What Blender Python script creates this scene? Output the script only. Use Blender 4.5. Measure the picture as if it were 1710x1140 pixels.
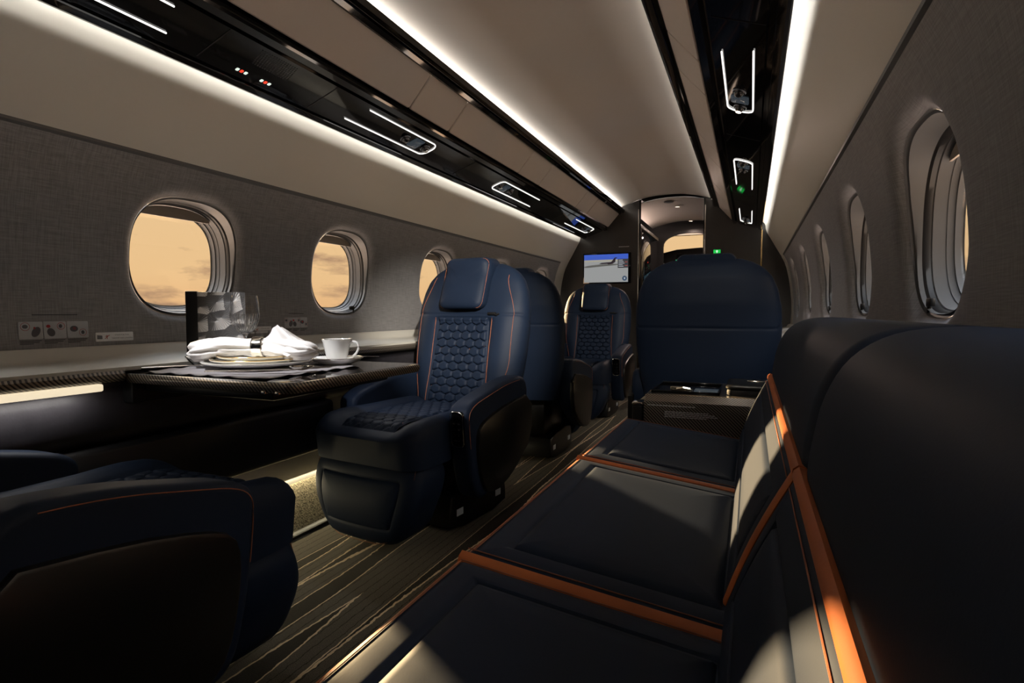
import bpy, bmesh, math, random
from mathutils import Vector, Matrix
random.seed(7)
PI = math.pi
scene = bpy.context.scene
for o in list(bpy.data.objects): bpy.data.objects.remove(o)
COL = scene.collection

# ------------------------------------------------------------ camera, world, sun, exposure
cam_d = bpy.data.cameras.new('camera'); cam = bpy.data.objects.new('camera', cam_d); COL.objects.link(cam)
cam_d.sensor_width = 36; cam_d.lens = 946/1710*36; cam_d.clip_start = .02
cam.location = (.708, 0, .80)
cam.rotation_euler = (math.radians(90-2.97), 0, math.radians(22.83))
scene.camera = cam
vs = scene.view_settings
vs.view_transform = 'Standard'; vs.look = 'None'; vs.gamma = 1; vs.use_curve_mapping = False
vs.exposure = 0.0
SUN = 27.0; COVE = 6.6; DOME = 6.8; SKY_FILL = 11.0; GROUND_FILL = 15.0

world = bpy.data.worlds.new('sunset'); scene.world = world; world.use_nodes = True
nt = world.node_tree; nt.nodes.clear()
def N(t, ty, **kw):
    n = t.nodes.new(ty)
    for k, v in kw.items():
        if k in n.inputs.keys(): n.inputs[k].default_value = v
        else: setattr(n, k, v)
    return n
tc = N(nt, 'ShaderNodeTexCoord'); sep = N(nt, 'ShaderNodeSeparateXYZ'); nt.links.new(tc.outputs['Generated'], sep.inputs[0])
mp = N(nt, 'ShaderNodeMapping'); mp.inputs['Scale'].default_value = (7, 7, 22); mp.inputs['Location'].default_value = (1.3, .4, .2)
nt.links.new(tc.outputs['Generated'], mp.inputs[0])
no = N(nt, 'ShaderNodeTexNoise', Scale=1.0, Detail=7.0, Roughness=.6); nt.links.new(mp.outputs[0], no.inputs['Vector'])
bias = N(nt, 'ShaderNodeMapRange'); bias.inputs[1].default_value = 0.0; bias.inputs[2].default_value = .2; bias.inputs[3].default_value = .10; bias.inputs[4].default_value = -.10
nt.links.new(sep.outputs['Z'], bias.inputs[0])
ad = N(nt, 'ShaderNodeMath', operation='ADD'); nt.links.new(no.outputs[0], ad.inputs[0]); nt.links.new(bias.outputs[0], ad.inputs[1])
cr = N(nt, 'ShaderNodeValToRGB'); cr.color_ramp.elements[0].position = .53; cr.color_ramp.elements[1].position = .66
nt.links.new(ad.outputs[0], cr.inputs[0])
sk = N(nt, 'ShaderNodeValToRGB')
e = sk.color_ramp.elements; e[0].position = 0; e[0].color = (.33, .34, .35, 1); e[1].position = 1; e[1].color = (.50, .56, .66, 1)
for p, c in ((.46, (.38, .31, .25)), (.494, (.12, .08, .06)), (.50, (.86, .50, .24)), (.53, (.90, .58, .29)), (.60, (.88, .60, .32)), (.75, (.60, .58, .56))):
    q = e.new(p); q.color = (*c, 1)
hm = N(nt, 'ShaderNodeMapRange'); hm.inputs[1].default_value = -1; hm.inputs[2].default_value = 1; nt.links.new(sep.outputs['Z'], hm.inputs[0]); nt.links.new(hm.outputs[0], sk.inputs[0])
mx = N(nt, 'ShaderNodeMix', data_type='RGBA', blend_type='MIX'); nt.links.new(cr.outputs[0], mx.inputs[0]); nt.links.new(sk.outputs[0], mx.inputs[6]); mx.inputs[7].default_value = (.48, .29, .17, 1)
# high sky and ground, out of view, are boosted to light the cabin
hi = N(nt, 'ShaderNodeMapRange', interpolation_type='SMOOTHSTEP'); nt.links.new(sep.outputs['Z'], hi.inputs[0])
hi.inputs[1].default_value = .2; hi.inputs[2].default_value = .5; hi.inputs[3].default_value = 1.05; hi.inputs[4].default_value = SKY_FILL
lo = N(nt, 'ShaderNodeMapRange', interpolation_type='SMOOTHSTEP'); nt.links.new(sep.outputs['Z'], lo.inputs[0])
lo.inputs[1].default_value = -.02; lo.inputs[2].default_value = -.15; lo.inputs[3].default_value = 0; lo.inputs[4].default_value = GROUND_FILL
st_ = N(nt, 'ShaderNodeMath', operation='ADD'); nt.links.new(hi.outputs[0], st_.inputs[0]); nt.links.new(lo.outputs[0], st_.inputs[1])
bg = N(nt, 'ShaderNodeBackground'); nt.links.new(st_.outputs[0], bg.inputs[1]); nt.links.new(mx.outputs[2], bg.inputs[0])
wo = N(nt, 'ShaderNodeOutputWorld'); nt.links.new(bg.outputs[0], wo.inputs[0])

sd = bpy.data.lights.new('sun', 'SUN'); sd.energy = SUN; sd.color = (1, .70, .36); sd.angle = math.radians(1.0)
so = bpy.data.objects.new('sun', sd); COL.objects.link(so)
so.rotation_euler = Vector((1, -.56, -.27)).to_track_quat('-Z', 'Y').to_euler()
so.location = (-6, 4, 3)

def area(name, loc, direction, sx, sy, power, color, roll_axis='Y'):
    l = bpy.data.lights.new(name, 'AREA'); l.shape = 'RECTANGLE'; l.size = sx; l.size_y = sy; l.energy = power; l.color = color
    o = bpy.data.objects.new(name, l); COL.objects.link(o)
    d = Vector(direction).normalized(); long = Vector((0, 1, 0)) if roll_axis == 'Y' else Vector((1, 0, 0))
    x = (long - d*long.dot(d)).normalized(); z = -d; y = z.cross(x)
    m = Matrix((x, y, z)).transposed().to_4x4(); m.translation = loc; o.matrix_world = m
    return o
WARM = (1, .96, .89)
YR, YF = -1.2, 5.30            # rear wall and bulkhead
LEN = YF - YR - .06; YM = (YF + YR)/2
for s in (-1, 1):              # LED lines tucked behind the lips of the coves
    area('valance_led', (s*.736, YM, 1.535), (s*1, 0, -.05), LEN, .010, COVE, WARM)
    area('ceiling_led', (s*.412, YM, 1.738), (s*.25, 0, 1), LEN, .010, DOME, WARM)
area('galley_downlight', (.03, 5.75, 1.80), (0, 0, -1), .05, .05, 9.0, (1, .74, .62))
area('galley_downlight', (.08, 6.55, 1.74), (0, 0, -1), .04, .04, 3.0, (1, .74, .62))
area('footwell_led', (-.944, 1.55, .150), (.55, 0, -.55), 1.3, .012, 2.2, (1, .86, .55))
area('ledge_led', (-.742, .1, .603), (-.25, 0, -1), 1.5, .010, 1.6, WARM)
area('galley_cornice_fill', (-.43, 5.95, 1.635), (.2, 0, 1), .9, .02, 3.5, (1, .76, .66))  # added fill on the cornice to brighten the galley ceiling

# ------------------------------------------------------------ materials
M = {}
def mat(name, col=(.5, .5, .5), rough=.5, metal=0, spec=.5, coat=0, coatr=.1, sheen=0, sheenc=None, trans=0, ior=1.45, emit=None, es=0, bump=None, var=None):
    m = bpy.data.materials.new(name); m.use_nodes = True; t = m.node_tree; b = t.nodes['Principled BSDF']
    b.inputs['Base Color'].default_value = (*col, 1); b.inputs['Roughness'].default_value = rough
    b.inputs['Metallic'].default_value = metal; b.inputs['Specular IOR Level'].default_value = spec
    b.inputs['Coat Weight'].default_value = coat; b.inputs['Coat Roughness'].default_value = coatr
    b.inputs['Sheen Weight'].default_value = sheen
    if sheenc: b.inputs['Sheen Tint'].default_value = (*sheenc, 1); b.inputs['Sheen Roughness'].default_value = .4
    b.inputs['Transmission Weight'].default_value = trans; b.inputs['IOR'].default_value = ior
    if emit: b.inputs['Emission Color'].default_value = (*emit, 1); b.inputs['Emission Strength'].default_value = es
    co = N(t, 'ShaderNodeTexCoord')
    if bump:
        sc, st, dist = bump
        n = N(t, 'ShaderNodeTexNoise', Scale=sc, Detail=4.0); t.links.new(co.outputs['Object'], n.inputs['Vector'])
        bp = N(t, 'ShaderNodeBump', Strength=st, Distance=dist); t.links.new(n.outputs[0], bp.inputs['Height']); t.links.new(bp.outputs[0], b.inputs['Normal'])
    if var:
        sc, amt = var
        n = N(t, 'ShaderNodeTexNoise', Scale=sc, Detail=3.0); t.links.new(co.outputs['Object'], n.inputs['Vector'])
        r = N(t, 'ShaderNodeValToRGB'); r.color_ramp.elements[0].position = .3; r.color_ramp.elements[1].position = .7
        r.color_ramp.elements[0].color = (*[c*(1-amt) for c in col], 1); r.color_ramp.elements[1].color = (*[min(1, c*(1+amt)) for c in col], 1)
        t.links.new(n.outputs[0], r.inputs[0]); t.links.new(r.outputs[0], b.inputs['Base Color'])
    M[name] = m; return m
mat('leather', (.0094, .0175, .038), .56, spec=.20, sheen=.0, sheenc=(1, .85, .6), bump=(420, .12, .0006), var=(3, .12))
mat('cream', (.62, .60, .545), .45, spec=.3, bump=(300, .03, .0005), var=(.8, .04))
mat('ceiling_cream', (.52, .475, .43), .38, spec=.35, var=(.8, .04))
mat('bin_cream', (.55, .495, .45), .5, spec=.3, var=(2, .03))
mat('gloss_black', (.003, .003, .0035), .05, spec=.4, coat=.3, coatr=.03, var=(2, .1))
mat('satin_black', (.008, .008, .009), .4, spec=.4, var=(3, .15))
mat('shell', (.006, .0055, .005), .36, spec=.5, coat=.15, coatr=.3, bump=(60, .05, .001), var=(4, .2))
mat('shell_grain', (.012, .012, .013), .6, spec=.4, bump=(260, .4, .001), var=(20, .2))
mat('bulkhead', (.045, .041, .038), .36, spec=.5, coat=.15, coatr=.2, bump=(8, .04, .01), var=(2.5, .25))
mat('apron', (.030, .028, .034), .5, spec=.5, bump=(120, .3, .001), var=(20, .2))
mat('lower_grey', (.48, .47, .46), .55, var=(5, .05))
mat('orange', (.50, .135, .035), .42, spec=.4, bump=(250, .15, .0006), var=(9, .1))
mat('thread', (.30, .10, .045), .6, var=(30, .2))
mat('navy_thread', (.03, .03, .07), .6, var=(30, .2))
mat('chrome', (.75, .72, .66), .14, metal=1, var=(6, .05))
mat('silver', (.85, .80, .72), .12, metal=1, var=(6, .04))
mat('brass', (.75, .52, .24), .22, metal=1, var=(6, .06))
mat('tag_white', (.62, .66, .70), .5, var=(6, .03))
mat('porcelain', (.84, .83, .80), .16, spec=.5, coat=.4, var=(8, .02))
mat('gold_china', (.80, .76, .66), .18, metal=.1, var=(8, .05))
mat('linen', (.83, .80, .77), .85, sheen=.2, bump=(500, .15, .0006), var=(12, .03))
mat('grey_linen', (.30, .28, .29), .85, sheen=.2, bump=(500, .2, .0006), var=(12, .08))
mat('glass', (1, 1, 1), .01, trans=1, ior=1.45, var=None)
mat('led', (1, 1, 1), .5, emit=(1, .97, .92), es=1.6, var=(5, .01))
mat('ledge_led', (1, 1, 1), .5, emit=(1, .84, .58), es=.85, var=(5, .01))
mat('lamp', (1, 1, 1), .5, emit=(1, .8, .62), es=4, var=(5, .01))
mat('frame_grey', (.09, .092, .096), .42, spec=.4, var=(6, .06))
mat('frame_dark', (.012, .012, .013), .45, var=(6, .1))
mat('frame_light', (.09, .092, .096), .38, spec=.5, var=(6, .05))
mat('shade', (.32, .28, .24), .7, var=(20, .05))
mat('placard', (.72, .73, .74), .5, var=(20, .04))
mat('placard_grey', (.42, .43, .45), .5, var=(20, .04))
mat('ink', (.03, .03, .035), .6, var=(20, .1))
mat('ink_grey', (.09, .09, .10), .6, var=(20, .1))
mat('ink_red', (.40, .03, .03), .6, var=(20, .1))
mat('print_white', (.6, .62, .64), .6, var=(20, .05))
mat('display', (.02, .025, .03), .15, emit=(.10, .13, .16), es=.25, var=(20, .1))
mat('gunmetal', (.08, .08, .085), .25, metal=.8, var=(20, .1))
for n_, c_, s_ in (('tv_blue', (.045, .11, .55), .9), ('tv_horizon', (.42, .40, .33), .8), ('tv_ground', (.36, .37, .37), .8), ('tv_shadow', (.13, .13, .12), .8),
                   ('tv_plane', (.03, .02, .03), .6), ('tv_menu', (.06, .06, .07), .7), ('tv_red', (.5, .10, .07), .8), ('tv_navy', (.03, .07, .14), .8), ('tv_white', (.6, .65, .7), .9),
                   ('exit_green', (.01, .55, .07), 1.0), ('sign_white', (.8, .9, .8), 1.0), ('red_light', (.9, .05, .02), 1.2), ('green_light', (.05, .6, .3), .7), ('blue_screen', (.04, .1, .14), .8)):
    mat(n_, (.02, .02, .02), .3, emit=c_, es=s_, var=(5, .02))

def pane_mat():
    m = bpy.data.materials.new('window_pane'); m.use_nodes = True; t = m.node_tree; t.nodes.clear()
    tr = N(t, 'ShaderNodeBsdfTransparent'); tr.inputs[0].default_value = (.96, .96, .95, 1)
    gl = N(t, 'ShaderNodeBsdfGlossy', Roughness=.03); fr = N(t, 'ShaderNodeLayerWeight', Blend=.5)
    pw = N(t, 'ShaderNodeMath', operation='POWER'); pw.inputs[1].default_value = 5; t.links.new(fr.outputs['Facing'], pw.inputs[0])
    ma = N(t, 'ShaderNodeMath', operation='MULTIPLY_ADD'); ma.inputs[1].default_value = .4; ma.inputs[2].default_value = .025; t.links.new(pw.outputs[0], ma.inputs[0])
    mi = N(t, 'ShaderNodeMixShader'); t.links.new(ma.outputs[0], mi.inputs[0]); t.links.new(tr.outputs[0], mi.inputs[1]); t.links.new(gl.outputs[0], mi.inputs[2])
    o = N(t, 'ShaderNodeOutputMaterial'); t.links.new(mi.outputs[0], o.inputs[0]); M['pane'] = m
pane_mat()

def fabric_mat():
    m = mat('wall_fabric', (.08, .075, .07), .62, spec=.45, sheen=.25, sheenc=(.9, .9, 1)); t = m.node_tree; b = t.nodes['Principled BSDF']
    co = N(t, 'ShaderNodeTexCoord'); outs = []
    for s in ((40, 18, 420), (40, 420, 18)):
        mp = N(t, 'ShaderNodeMapping'); mp.inputs['Scale'].default_value = s; t.links.new(co.outputs['Object'], mp.inputs[0])
        n = N(t, 'ShaderNodeTexNoise', Scale=1.0, Detail=3.0); t.links.new(mp.outputs[0], n.inputs['Vector']); outs.append(n)
    mx = N(t, 'ShaderNodeMath', operation='ADD'); t.links.new(outs[0].outputs[0], mx.inputs[0]); t.links.new(outs[1].outputs[0], mx.inputs[1])
    r = N(t, 'ShaderNodeValToRGB'); r.color_ramp.elements[0].position = .36; r.color_ramp.elements[1].position = .64
    h = N(t, 'ShaderNodeMath', operation='MULTIPLY'); h.inputs[1].default_value = .5; t.links.new(mx.outputs[0], h.inputs[0]); t.links.new(h.outputs[0], r.inputs[0])
    r.color_ramp.elements[0].color = (.175, .172, .176, 1); r.color_ramp.elements[1].color = (.29, .285, .29, 1)
    t.links.new(r.outputs[0], b.inputs['Base Color'])
    bp = N(t, 'ShaderNodeBump', Strength=.25, Distance=.001); t.links.new(h.outputs[0], bp.inputs['Height']); t.links.new(bp.outputs[0], b.inputs['Normal'])
fabric_mat()

def carpet_mat():
    m = mat('carpet', (.1, .09, .07), .95, spec=.1, sheen=.3, sheenc=(1, .9, .7)); t = m.node_tree; b = t.nodes['Principled BSDF']; L = t.links.new
    co = N(t, 'ShaderNodeTexCoord')
    # broad streaks: cream outlined black lenses
    mp = N(t, 'ShaderNodeMapping'); mp.inputs['Scale'].default_value = (13, .42, 1); mp.inputs['Location'].default_value = (2.6, .35, 0); L(co.outputs['Object'], mp.inputs[0])
    n = N(t, 'ShaderNodeTexNoise', Scale=1.0, Detail=1.2); L(mp.outputs[0], n.inputs['Vector'])
    jm = N(t, 'ShaderNodeMapping'); jm.inputs['Scale'].default_value = (60, 45, 1); L(co.outputs['Object'], jm.inputs[0])
    j = N(t, 'ShaderNodeTexNoise', Scale=1.0, Detail=2.0); L(jm.outputs[0], j.inputs['Vector'])
    sx = N(t, 'ShaderNodeSeparateXYZ'); L(co.outputs['Object'], sx.inputs[0])
    def ma(op, a, b=None, c=None):
        q = N(t, 'ShaderNodeMath', operation=op)
        for i, v in enumerate((a, b, c)):
            if v is None: continue
            if isinstance(v, (int, float)): q.inputs[i].default_value = v
            else: L(v, q.inputs[i])
        return q.outputs[0]
    wm = N(t, 'ShaderNodeMapping'); wm.inputs['Scale'].default_value = (1.5, .28, 1); L(co.outputs['Object'], wm.inputs[0])
    wv = N(t, 'ShaderNodeTexNoise', Scale=1.0, Detail=1.0); L(wm.outputs[0], wv.inputs['Vector'])
    ph = ma('MULTIPLY_ADD', sx.outputs['X'], 10.0, ma('MULTIPLY_ADD', wv.outputs[0], .75, ma('MULTIPLY', j.outputs[0], .09)))
    dd = ma('ABSOLUTE', ma('SUBTRACT', ma('FRACT', ph), .5))
    mp.inputs['Scale'].default_value = (5.5, .62, 1)
    wd = ma('MULTIPLY_ADD', n.outputs[0], 2.1, -.86)
    ee = ma('SUBTRACT', dd, wd)
    blk = ma('LESS_THAN', ee, 0.0); crm = ma('LESS_THAN', ma('ABSOLUTE', ee), .024)
    # fine dark sewn lines
    f1 = N(t, 'ShaderNodeMath', operation='MULTIPLY_ADD'); f1.inputs[1].default_value = .012; L(j.outputs[0], f1.inputs[0]); L(sx.outputs['X'], f1.inputs[2])
    f2 = N(t, 'ShaderNodeMath', operation='MULTIPLY'); f2.inputs[1].default_value = 34; L(f1.outputs[0], f2.inputs[0])
    f3 = N(t, 'ShaderNodeMath', operation='FRACT'); L(f2.outputs[0], f3.inputs[0])
    f4 = N(t, 'ShaderNodeMath', operation='LESS_THAN'); f4.inputs[1].default_value = .09; L(f3.outputs[0], f4.inputs[0])
    pile = N(t, 'ShaderNodeTexNoise', Scale=420.0, Detail=2.0); L(co.outputs['Object'], pile.inputs['Vector'])
    pr = N(t, 'ShaderNodeValToRGB'); pr.color_ramp.elements[0].color = (.045, .040, .034, 1); pr.color_ramp.elements[1].color = (.155, .136, .112, 1)
    pr.color_ramp.elements[0].position = .3; pr.color_ramp.elements[1].position = .7; L(pile.outputs[0], pr.inputs[0])
    m1 = N(t, 'ShaderNodeMix', data_type='RGBA'); L(f4.outputs[0], m1.inputs[0]); L(pr.outputs[0], m1.inputs[6]); m1.inputs[7].default_value = (.012, .010, .008, 1)
    m2 = N(t, 'ShaderNodeMix', data_type='RGBA'); L(blk, m2.inputs[0]); L(m1.outputs[2], m2.inputs[6]); m2.inputs[7].default_value = (.010, .010, .012, 1)
    m3 = N(t, 'ShaderNodeMix', data_type='RGBA'); L(crm, m3.inputs[0]); L(m2.outputs[2], m3.inputs[6]); m3.inputs[7].default_value = (.85, .68, .46, 1)
    L(m3.outputs[2], b.inputs['Base Color'])
    bp = N(t, 'ShaderNodeBump', Strength=.6, Distance=.003); L(pile.outputs[0], bp.inputs['Height']); L(bp.outputs[0], b.inputs['Normal'])
    m = mat('carpet_plain', (.1, .09, .07), .95, spec=.1, sheen=.3, sheenc=(1, .9, .7)); t = m.node_tree; b = t.nodes['Principled BSDF']; L = t.links.new
    co = N(t, 'ShaderNodeTexCoord'); pile = N(t, 'ShaderNodeTexNoise', Scale=170.0, Detail=4.0); L(co.outputs['Object'], pile.inputs['Vector'])
    pr = N(t, 'ShaderNodeValToRGB'); pr.color_ramp.elements[0].color = (.03, .026, .018, 1); pr.color_ramp.elements[1].color = (.30, .26, .18, 1)
    pr.color_ramp.elements[0].position = .35; pr.color_ramp.elements[1].position = .65; L(pile.outputs[0], pr.inputs[0]); L(pr.outputs[0], b.inputs['Base Color'])
    bp = N(t, 'ShaderNodeBump', Strength=1, Distance=.005); L(pile.outputs[0], bp.inputs['Height']); L(bp.outputs[0], b.inputs['Normal'])
carpet_mat()

def carbon_mat():
    m = mat('carbon', (.02, .02, .02), .3, spec=.6, coat=.8, coatr=.06); t = m.node_tree; b = t.nodes['Principled BSDF']; L = t.links.new
    co = N(t, 'ShaderNodeTexCoord'); s = N(t, 'ShaderNodeSeparateXYZ'); L(co.outputs['Object'], s.inputs[0])
    a = N(t, 'ShaderNodeMath', operation='ADD'); L(s.outputs['X'], a.inputs[0]); L(s.outputs['Z'], a.inputs[1])
    c = N(t, 'ShaderNodeMath', operation='ADD'); L(a.outputs[0], c.inputs[0]); L(s.outputs['Y'], c.inputs[1])
    d = N(t, 'ShaderNodeMath', operation='MULTIPLY'); d.inputs[1].default_value = 95; L(c.outputs[0], d.inputs[0])
    f = N(t, 'ShaderNodeMath', operation='FRACT'); L(d.outputs[0], f.inputs[0])
    r = N(t, 'ShaderNodeValToRGB'); r.color_ramp.elements[0].position = .38; r.color_ramp.elements[1].position = .56
    r.color_ramp.elements[0].color = (.006, .006, .006, 1); r.color_ramp.elements[1].color = (.26, .22, .18, 1)
    L(f.outputs[0], r.inputs[0]); L(r.outputs[0], b.inputs['Base Color']); b.inputs['Metallic'].default_value = .35
carbon_mat()

def foil_mat():      # engine-turned silver foil of the menu cover
    m = mat('foil', (.5, .48, .46), .42, metal=.25); t = m.node_tree; b = t.nodes['Principled BSDF']; L = t.links.new
    co = N(t, 'ShaderNodeTexCoord'); v = N(t, 'ShaderNodeTexVoronoi', Scale=19.0, Randomness=.5); L(co.outputs['Object'], v.inputs['Vector'])
    su = N(t, 'ShaderNodeVectorMath', operation='SUBTRACT'); L(co.outputs['Object'], su.inputs[0]); L(v.outputs['Position'], su.inputs[1])
    s = N(t, 'ShaderNodeSeparateXYZ'); L(su.outputs[0], s.inputs[0])
    at = N(t, 'ShaderNodeMath', operation='ARCTAN2'); L(s.outputs['Z'], at.inputs[0]); L(s.outputs['X'], at.inputs[1])
    mu = N(t, 'ShaderNodeMath', operation='MULTIPLY'); mu.inputs[1].default_value = 1; L(at.outputs[0], mu.inputs[0])
    sc_ = N(t, 'ShaderNodeSeparateXYZ'); L(v.outputs['Color'], sc_.inputs[0])
    ph = N(t, 'ShaderNodeMath', operation='MULTIPLY_ADD'); ph.inputs[1].default_value = 1.6; L(sc_.outputs['X'], ph.inputs[0]); L(mu.outputs[0], ph.inputs[2])
    s1 = N(t, 'ShaderNodeMath', operation='COSINE'); L(ph.outputs[0], s1.inputs[0])
    m9 = N(t, 'ShaderNodeMath', operation='MULTIPLY'); m9.inputs[1].default_value = 26; L(at.outputs[0], m9.inputs[0])
    s2 = N(t, 'ShaderNodeMath', operation='SINE'); L(m9.outputs[0], s2.inputs[0])
    si = N(t, 'ShaderNodeMath', operation='MULTIPLY_ADD'); si.inputs[1].default_value = .22; L(s2.outputs[0], si.inputs[0]); L(s1.outputs[0], si.inputs[2])
    r = N(t, 'ShaderNodeValToRGB'); r.color_ramp.elements[0].position = .1; r.color_ramp.elements[1].position = .95
    r.color_ramp.elements[0].color = (.16, .155, .15, 1); r.color_ramp.elements[1].color = (.95, .92, .88, 1)
    L(si.outputs[0], r.inputs[0]); L(r.outputs[0], b.inputs['Base Color'])
    bp = N(t, 'ShaderNodeBump', Strength=.3, Distance=.004); L(si.outputs[0], bp.inputs['Height']); L(bp.outputs[0], b.inputs['Normal'])
foil_mat()

# ------------------------------------------------------------ mesh helpers
def link(name, me, m, parent=None, smooth=True, angle=40):
    if not isinstance(m, (list, tuple)): m = [m]
    for x in m: me.materials.append(M[x] if isinstance(x, str) else x)
    if smooth:
        for p in me.polygons: p.use_smooth = True
        me.set_sharp_from_angle(angle=math.radians(angle))
    me.name = name
    o = bpy.data.objects.new(name, me); COL.objects.link(o)
    if parent: o.parent = parent
    return o
def build(name, vf, m, parent=None, mi=None, **kw):
    v, f = vf; me = bpy.data.meshes.new(name); me.from_pydata([tuple(p) for p in v], [], f); me.update()
    bm = bmesh.new(); bm.from_mesh(me); bmesh.ops.recalc_face_normals(bm, faces=bm.faces); bm.to_mesh(me); bm.free()
    if mi:
        for i, k in enumerate(mi): me.polygons[i].material_index = k
    return link(name, me, m, parent, **kw)
def join(*parts):
    V, F = [], []
    for v, f in parts:
        n = len(V); V += list(v); F += [[i+n for i in q] for q in f]
    return V, F
def xf(vf, mt): return [mt @ Vector(p) for p in vf[0]], vf[1]
def loft(secs, close=True, caps=True):
    n = len(secs[0]); V = [p for s in secs for p in s]; F = []
    for i in range(len(secs)-1):
        for j in range(n if close else n-1):
            k = (j+1) % n; F.append([i*n+j, i*n+k, (i+1)*n+k, (i+1)*n+j])
    if caps and close: F.append(list(range(n))[::-1]); F.append([(len(secs)-1)*n+j for j in range(n)])
    return V, F
def grid(nu, nv, fn):
    V = [fn(i/nu, j/nv) for j in range(nv+1) for i in range(nu+1)]
    F = [[j*(nu+1)+i, j*(nu+1)+i+1, (j+1)*(nu+1)+i+1, (j+1)*(nu+1)+i] for j in range(nv) for i in range(nu)]
    return V, F
def bbox(x0, x1, y0, y1, z0, z1, r=.0, seg=2):
    bm = bmesh.new(); bmesh.ops.create_cube(bm, size=1)
    bmesh.ops.scale(bm, vec=(x1-x0, y1-y0, z1-z0), verts=bm.verts); bmesh.ops.translate(bm, vec=((x0+x1)/2, (y0+y1)/2, (z0+z1)/2), verts=bm.verts)
    if r > 0: bmesh.ops.bevel(bm, geom=list(bm.edges), offset=r, segments=seg, affect='EDGES', profile=.5)
    bm.verts.index_update(); v = [q.co.copy() for q in bm.verts]; f = [[q.index for q in p.verts] for p in bm.faces]; bm.free(); return v, f
def rrect(hx, hy, r, n=6):
    r = min(r, hx*.98, hy*.98); P = []
    for cx, cy, a in ((hx-r, hy-r, 0), (-hx+r, hy-r, 90), (-hx+r, -hy+r, 180), (hx-r, -hy+r, 270)):
        for k in range(n+1):
            t = math.radians(a + 90*k/n); P.append((cx + r*math.cos(t), cy + r*math.sin(t)))
    return P
def pad(hx, hy, r, prof, fn=lambda u, v, w: (u, v, w), n=6, sub=5):
    S = []
    for d, w in prof:
        c = rrect(hx-d, hy-d, max(r-d, .003), n); q = []
        for i in range(len(c)):
            a, b = c[i], c[(i+1) % len(c)]; L = math.dist(a, b); k = sub if L > .04 else 1
            q += [(a[0]+(b[0]-a[0])*j/k, a[1]+(b[1]-a[1])*j/k) for j in range(sub)] if False else [(a[0]+(b[0]-a[0])*j/sub, a[1]+(b[1]-a[1])*j/sub) for j in range(sub)] if (i % (n+1) == n) else [a]
        S.append([fn(x, y, w) for x, y in q])
    return loft(S)
def cushion_prof(t, r, groove=None, crown=.0, steps=5, inner=.5):
    P = [(.0, 0.0), (0, t-r)]
    for k in range(1, steps+1):
        a = PI/2*k/steps; P.append((r*(1-math.cos(a)), t-r+r*math.sin(a)))
    if groove:
        for g, dp in groove:
            P += [(g-.010, t+crown*.2), (g-.004, t-dp*.5+crown*.2), (g, t-dp+crown*.2), (g+.004, t-dp*.2+crown*.3), (g+.012, t+crown*.5)]
    return P
def tube(pts, r, n=8, closed=False, flat=1.0, up=Vector((0, 0, 1))):
    pts = [Vector(p) for p in pts]; S = []; N_ = len(pts)
    rr = r if isinstance(r, (list, tuple)) else [r]*N_
    for i, p in enumerate(pts):
        a = pts[i-1] if (i or closed) else p; b = pts[(i+1) % N_] if (i < N_-1 or closed) else p
        d = (b-a).normalized(); s = d.cross(up)
        if s.length < 1e-3: s = d.cross(Vector((1, 0, 0)))
        s.normalize(); u = s.cross(d)
        S.append([p + s*math.cos(2*PI*k/n)*rr[i] + u*math.sin(2*PI*k/n)*rr[i]*flat for k in range(n)])
    if closed: S.append(S[0])
    return loft(S, caps=not closed)
def lathe(prof, n=32, center=(0, 0, 0)):
    S = [[(center[0]+r*math.cos(2*PI*k/n), center[1]+r*math.sin(2*PI*k/n), center[2]+z) for k in range(n)] for r, z in prof]
    return loft(S)
def prism(poly, x0, x1, bev=.0, seg=3, fn=lambda a, b, c: (c, a, b)):
    """poly in (y,z), extruded along x"""
    bm = bmesh.new(); A = [bm.verts.new(fn(a, b, x0)) for a, b in poly]; B = [bm.verts.new(fn(a, b, x1)) for a, b in poly]
    bm.faces.new(A); bm.faces.new(B[::-1])
    for i in range(len(poly)): k = (i+1) % len(poly); bm.faces.new((A[i], B[i], B[k], A[k]))
    bmesh.ops.recalc_face_normals(bm, faces=bm.faces)
    if bev:
        ed = [e for e in bm.edges if (e.verts[0] in A) == (e.verts[1] in A)]
        bmesh.ops.bevel(bm, geom=ed, offset=bev, segments=seg, affect='EDGES', profile=.5, clamp_overlap=True)
    bm.verts.index_update(); v = [q.co.copy() for q in bm.verts]; f = [[q.index for q in p.verts] for p in bm.faces]; bm.free(); return v, f
def smooth_poly(P, it=2):
    for _ in range(it):
        Q = []
        for i in range(len(P)):
            a, b = P[i], P[(i+1) % len(P)]
            Q += [(a[0]*.75+b[0]*.25, a[1]*.75+b[1]*.25), (a[0]*.25+b[0]*.75, a[1]*.25+b[1]*.75)]
        P = Q
    return P
def spline(P, n=8):
    P = [Vector(p) for p in P]; R = []
    for i in range(len(P)-1):
        a = P[max(i-1, 0)]; b = P[i]; c = P[i+1]; d = P[min(i+2, len(P)-1)]
        for k in range(n):
            t = k/n; R.append(.5*((2*b)+(c-a)*t+(2*a-5*b+4*c-d)*t*t+(-a+3*b-3*c+d)*t**3))
    R.append(P[-1]); return R
def ip(x, T):
    for (a, b), (c, d) in zip(T, T[1:]):
        if x <= c: t = max(0, (x-a)/(c-a)); return b+(d-b)*t
    return T[-1][1]
def sm(x, a, b):
    t = max(0, min(1, (x-a)/(b-a))); return t*t*(3-2*t)
def struct(o): o['kind'] = 'structure'; return o
def tag(o, label, cat, group=None, kind=None):
    o['label'] = label; o['category'] = cat
    if group: o['group'] = group
    if kind: o['kind'] = kind
    return o
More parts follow.
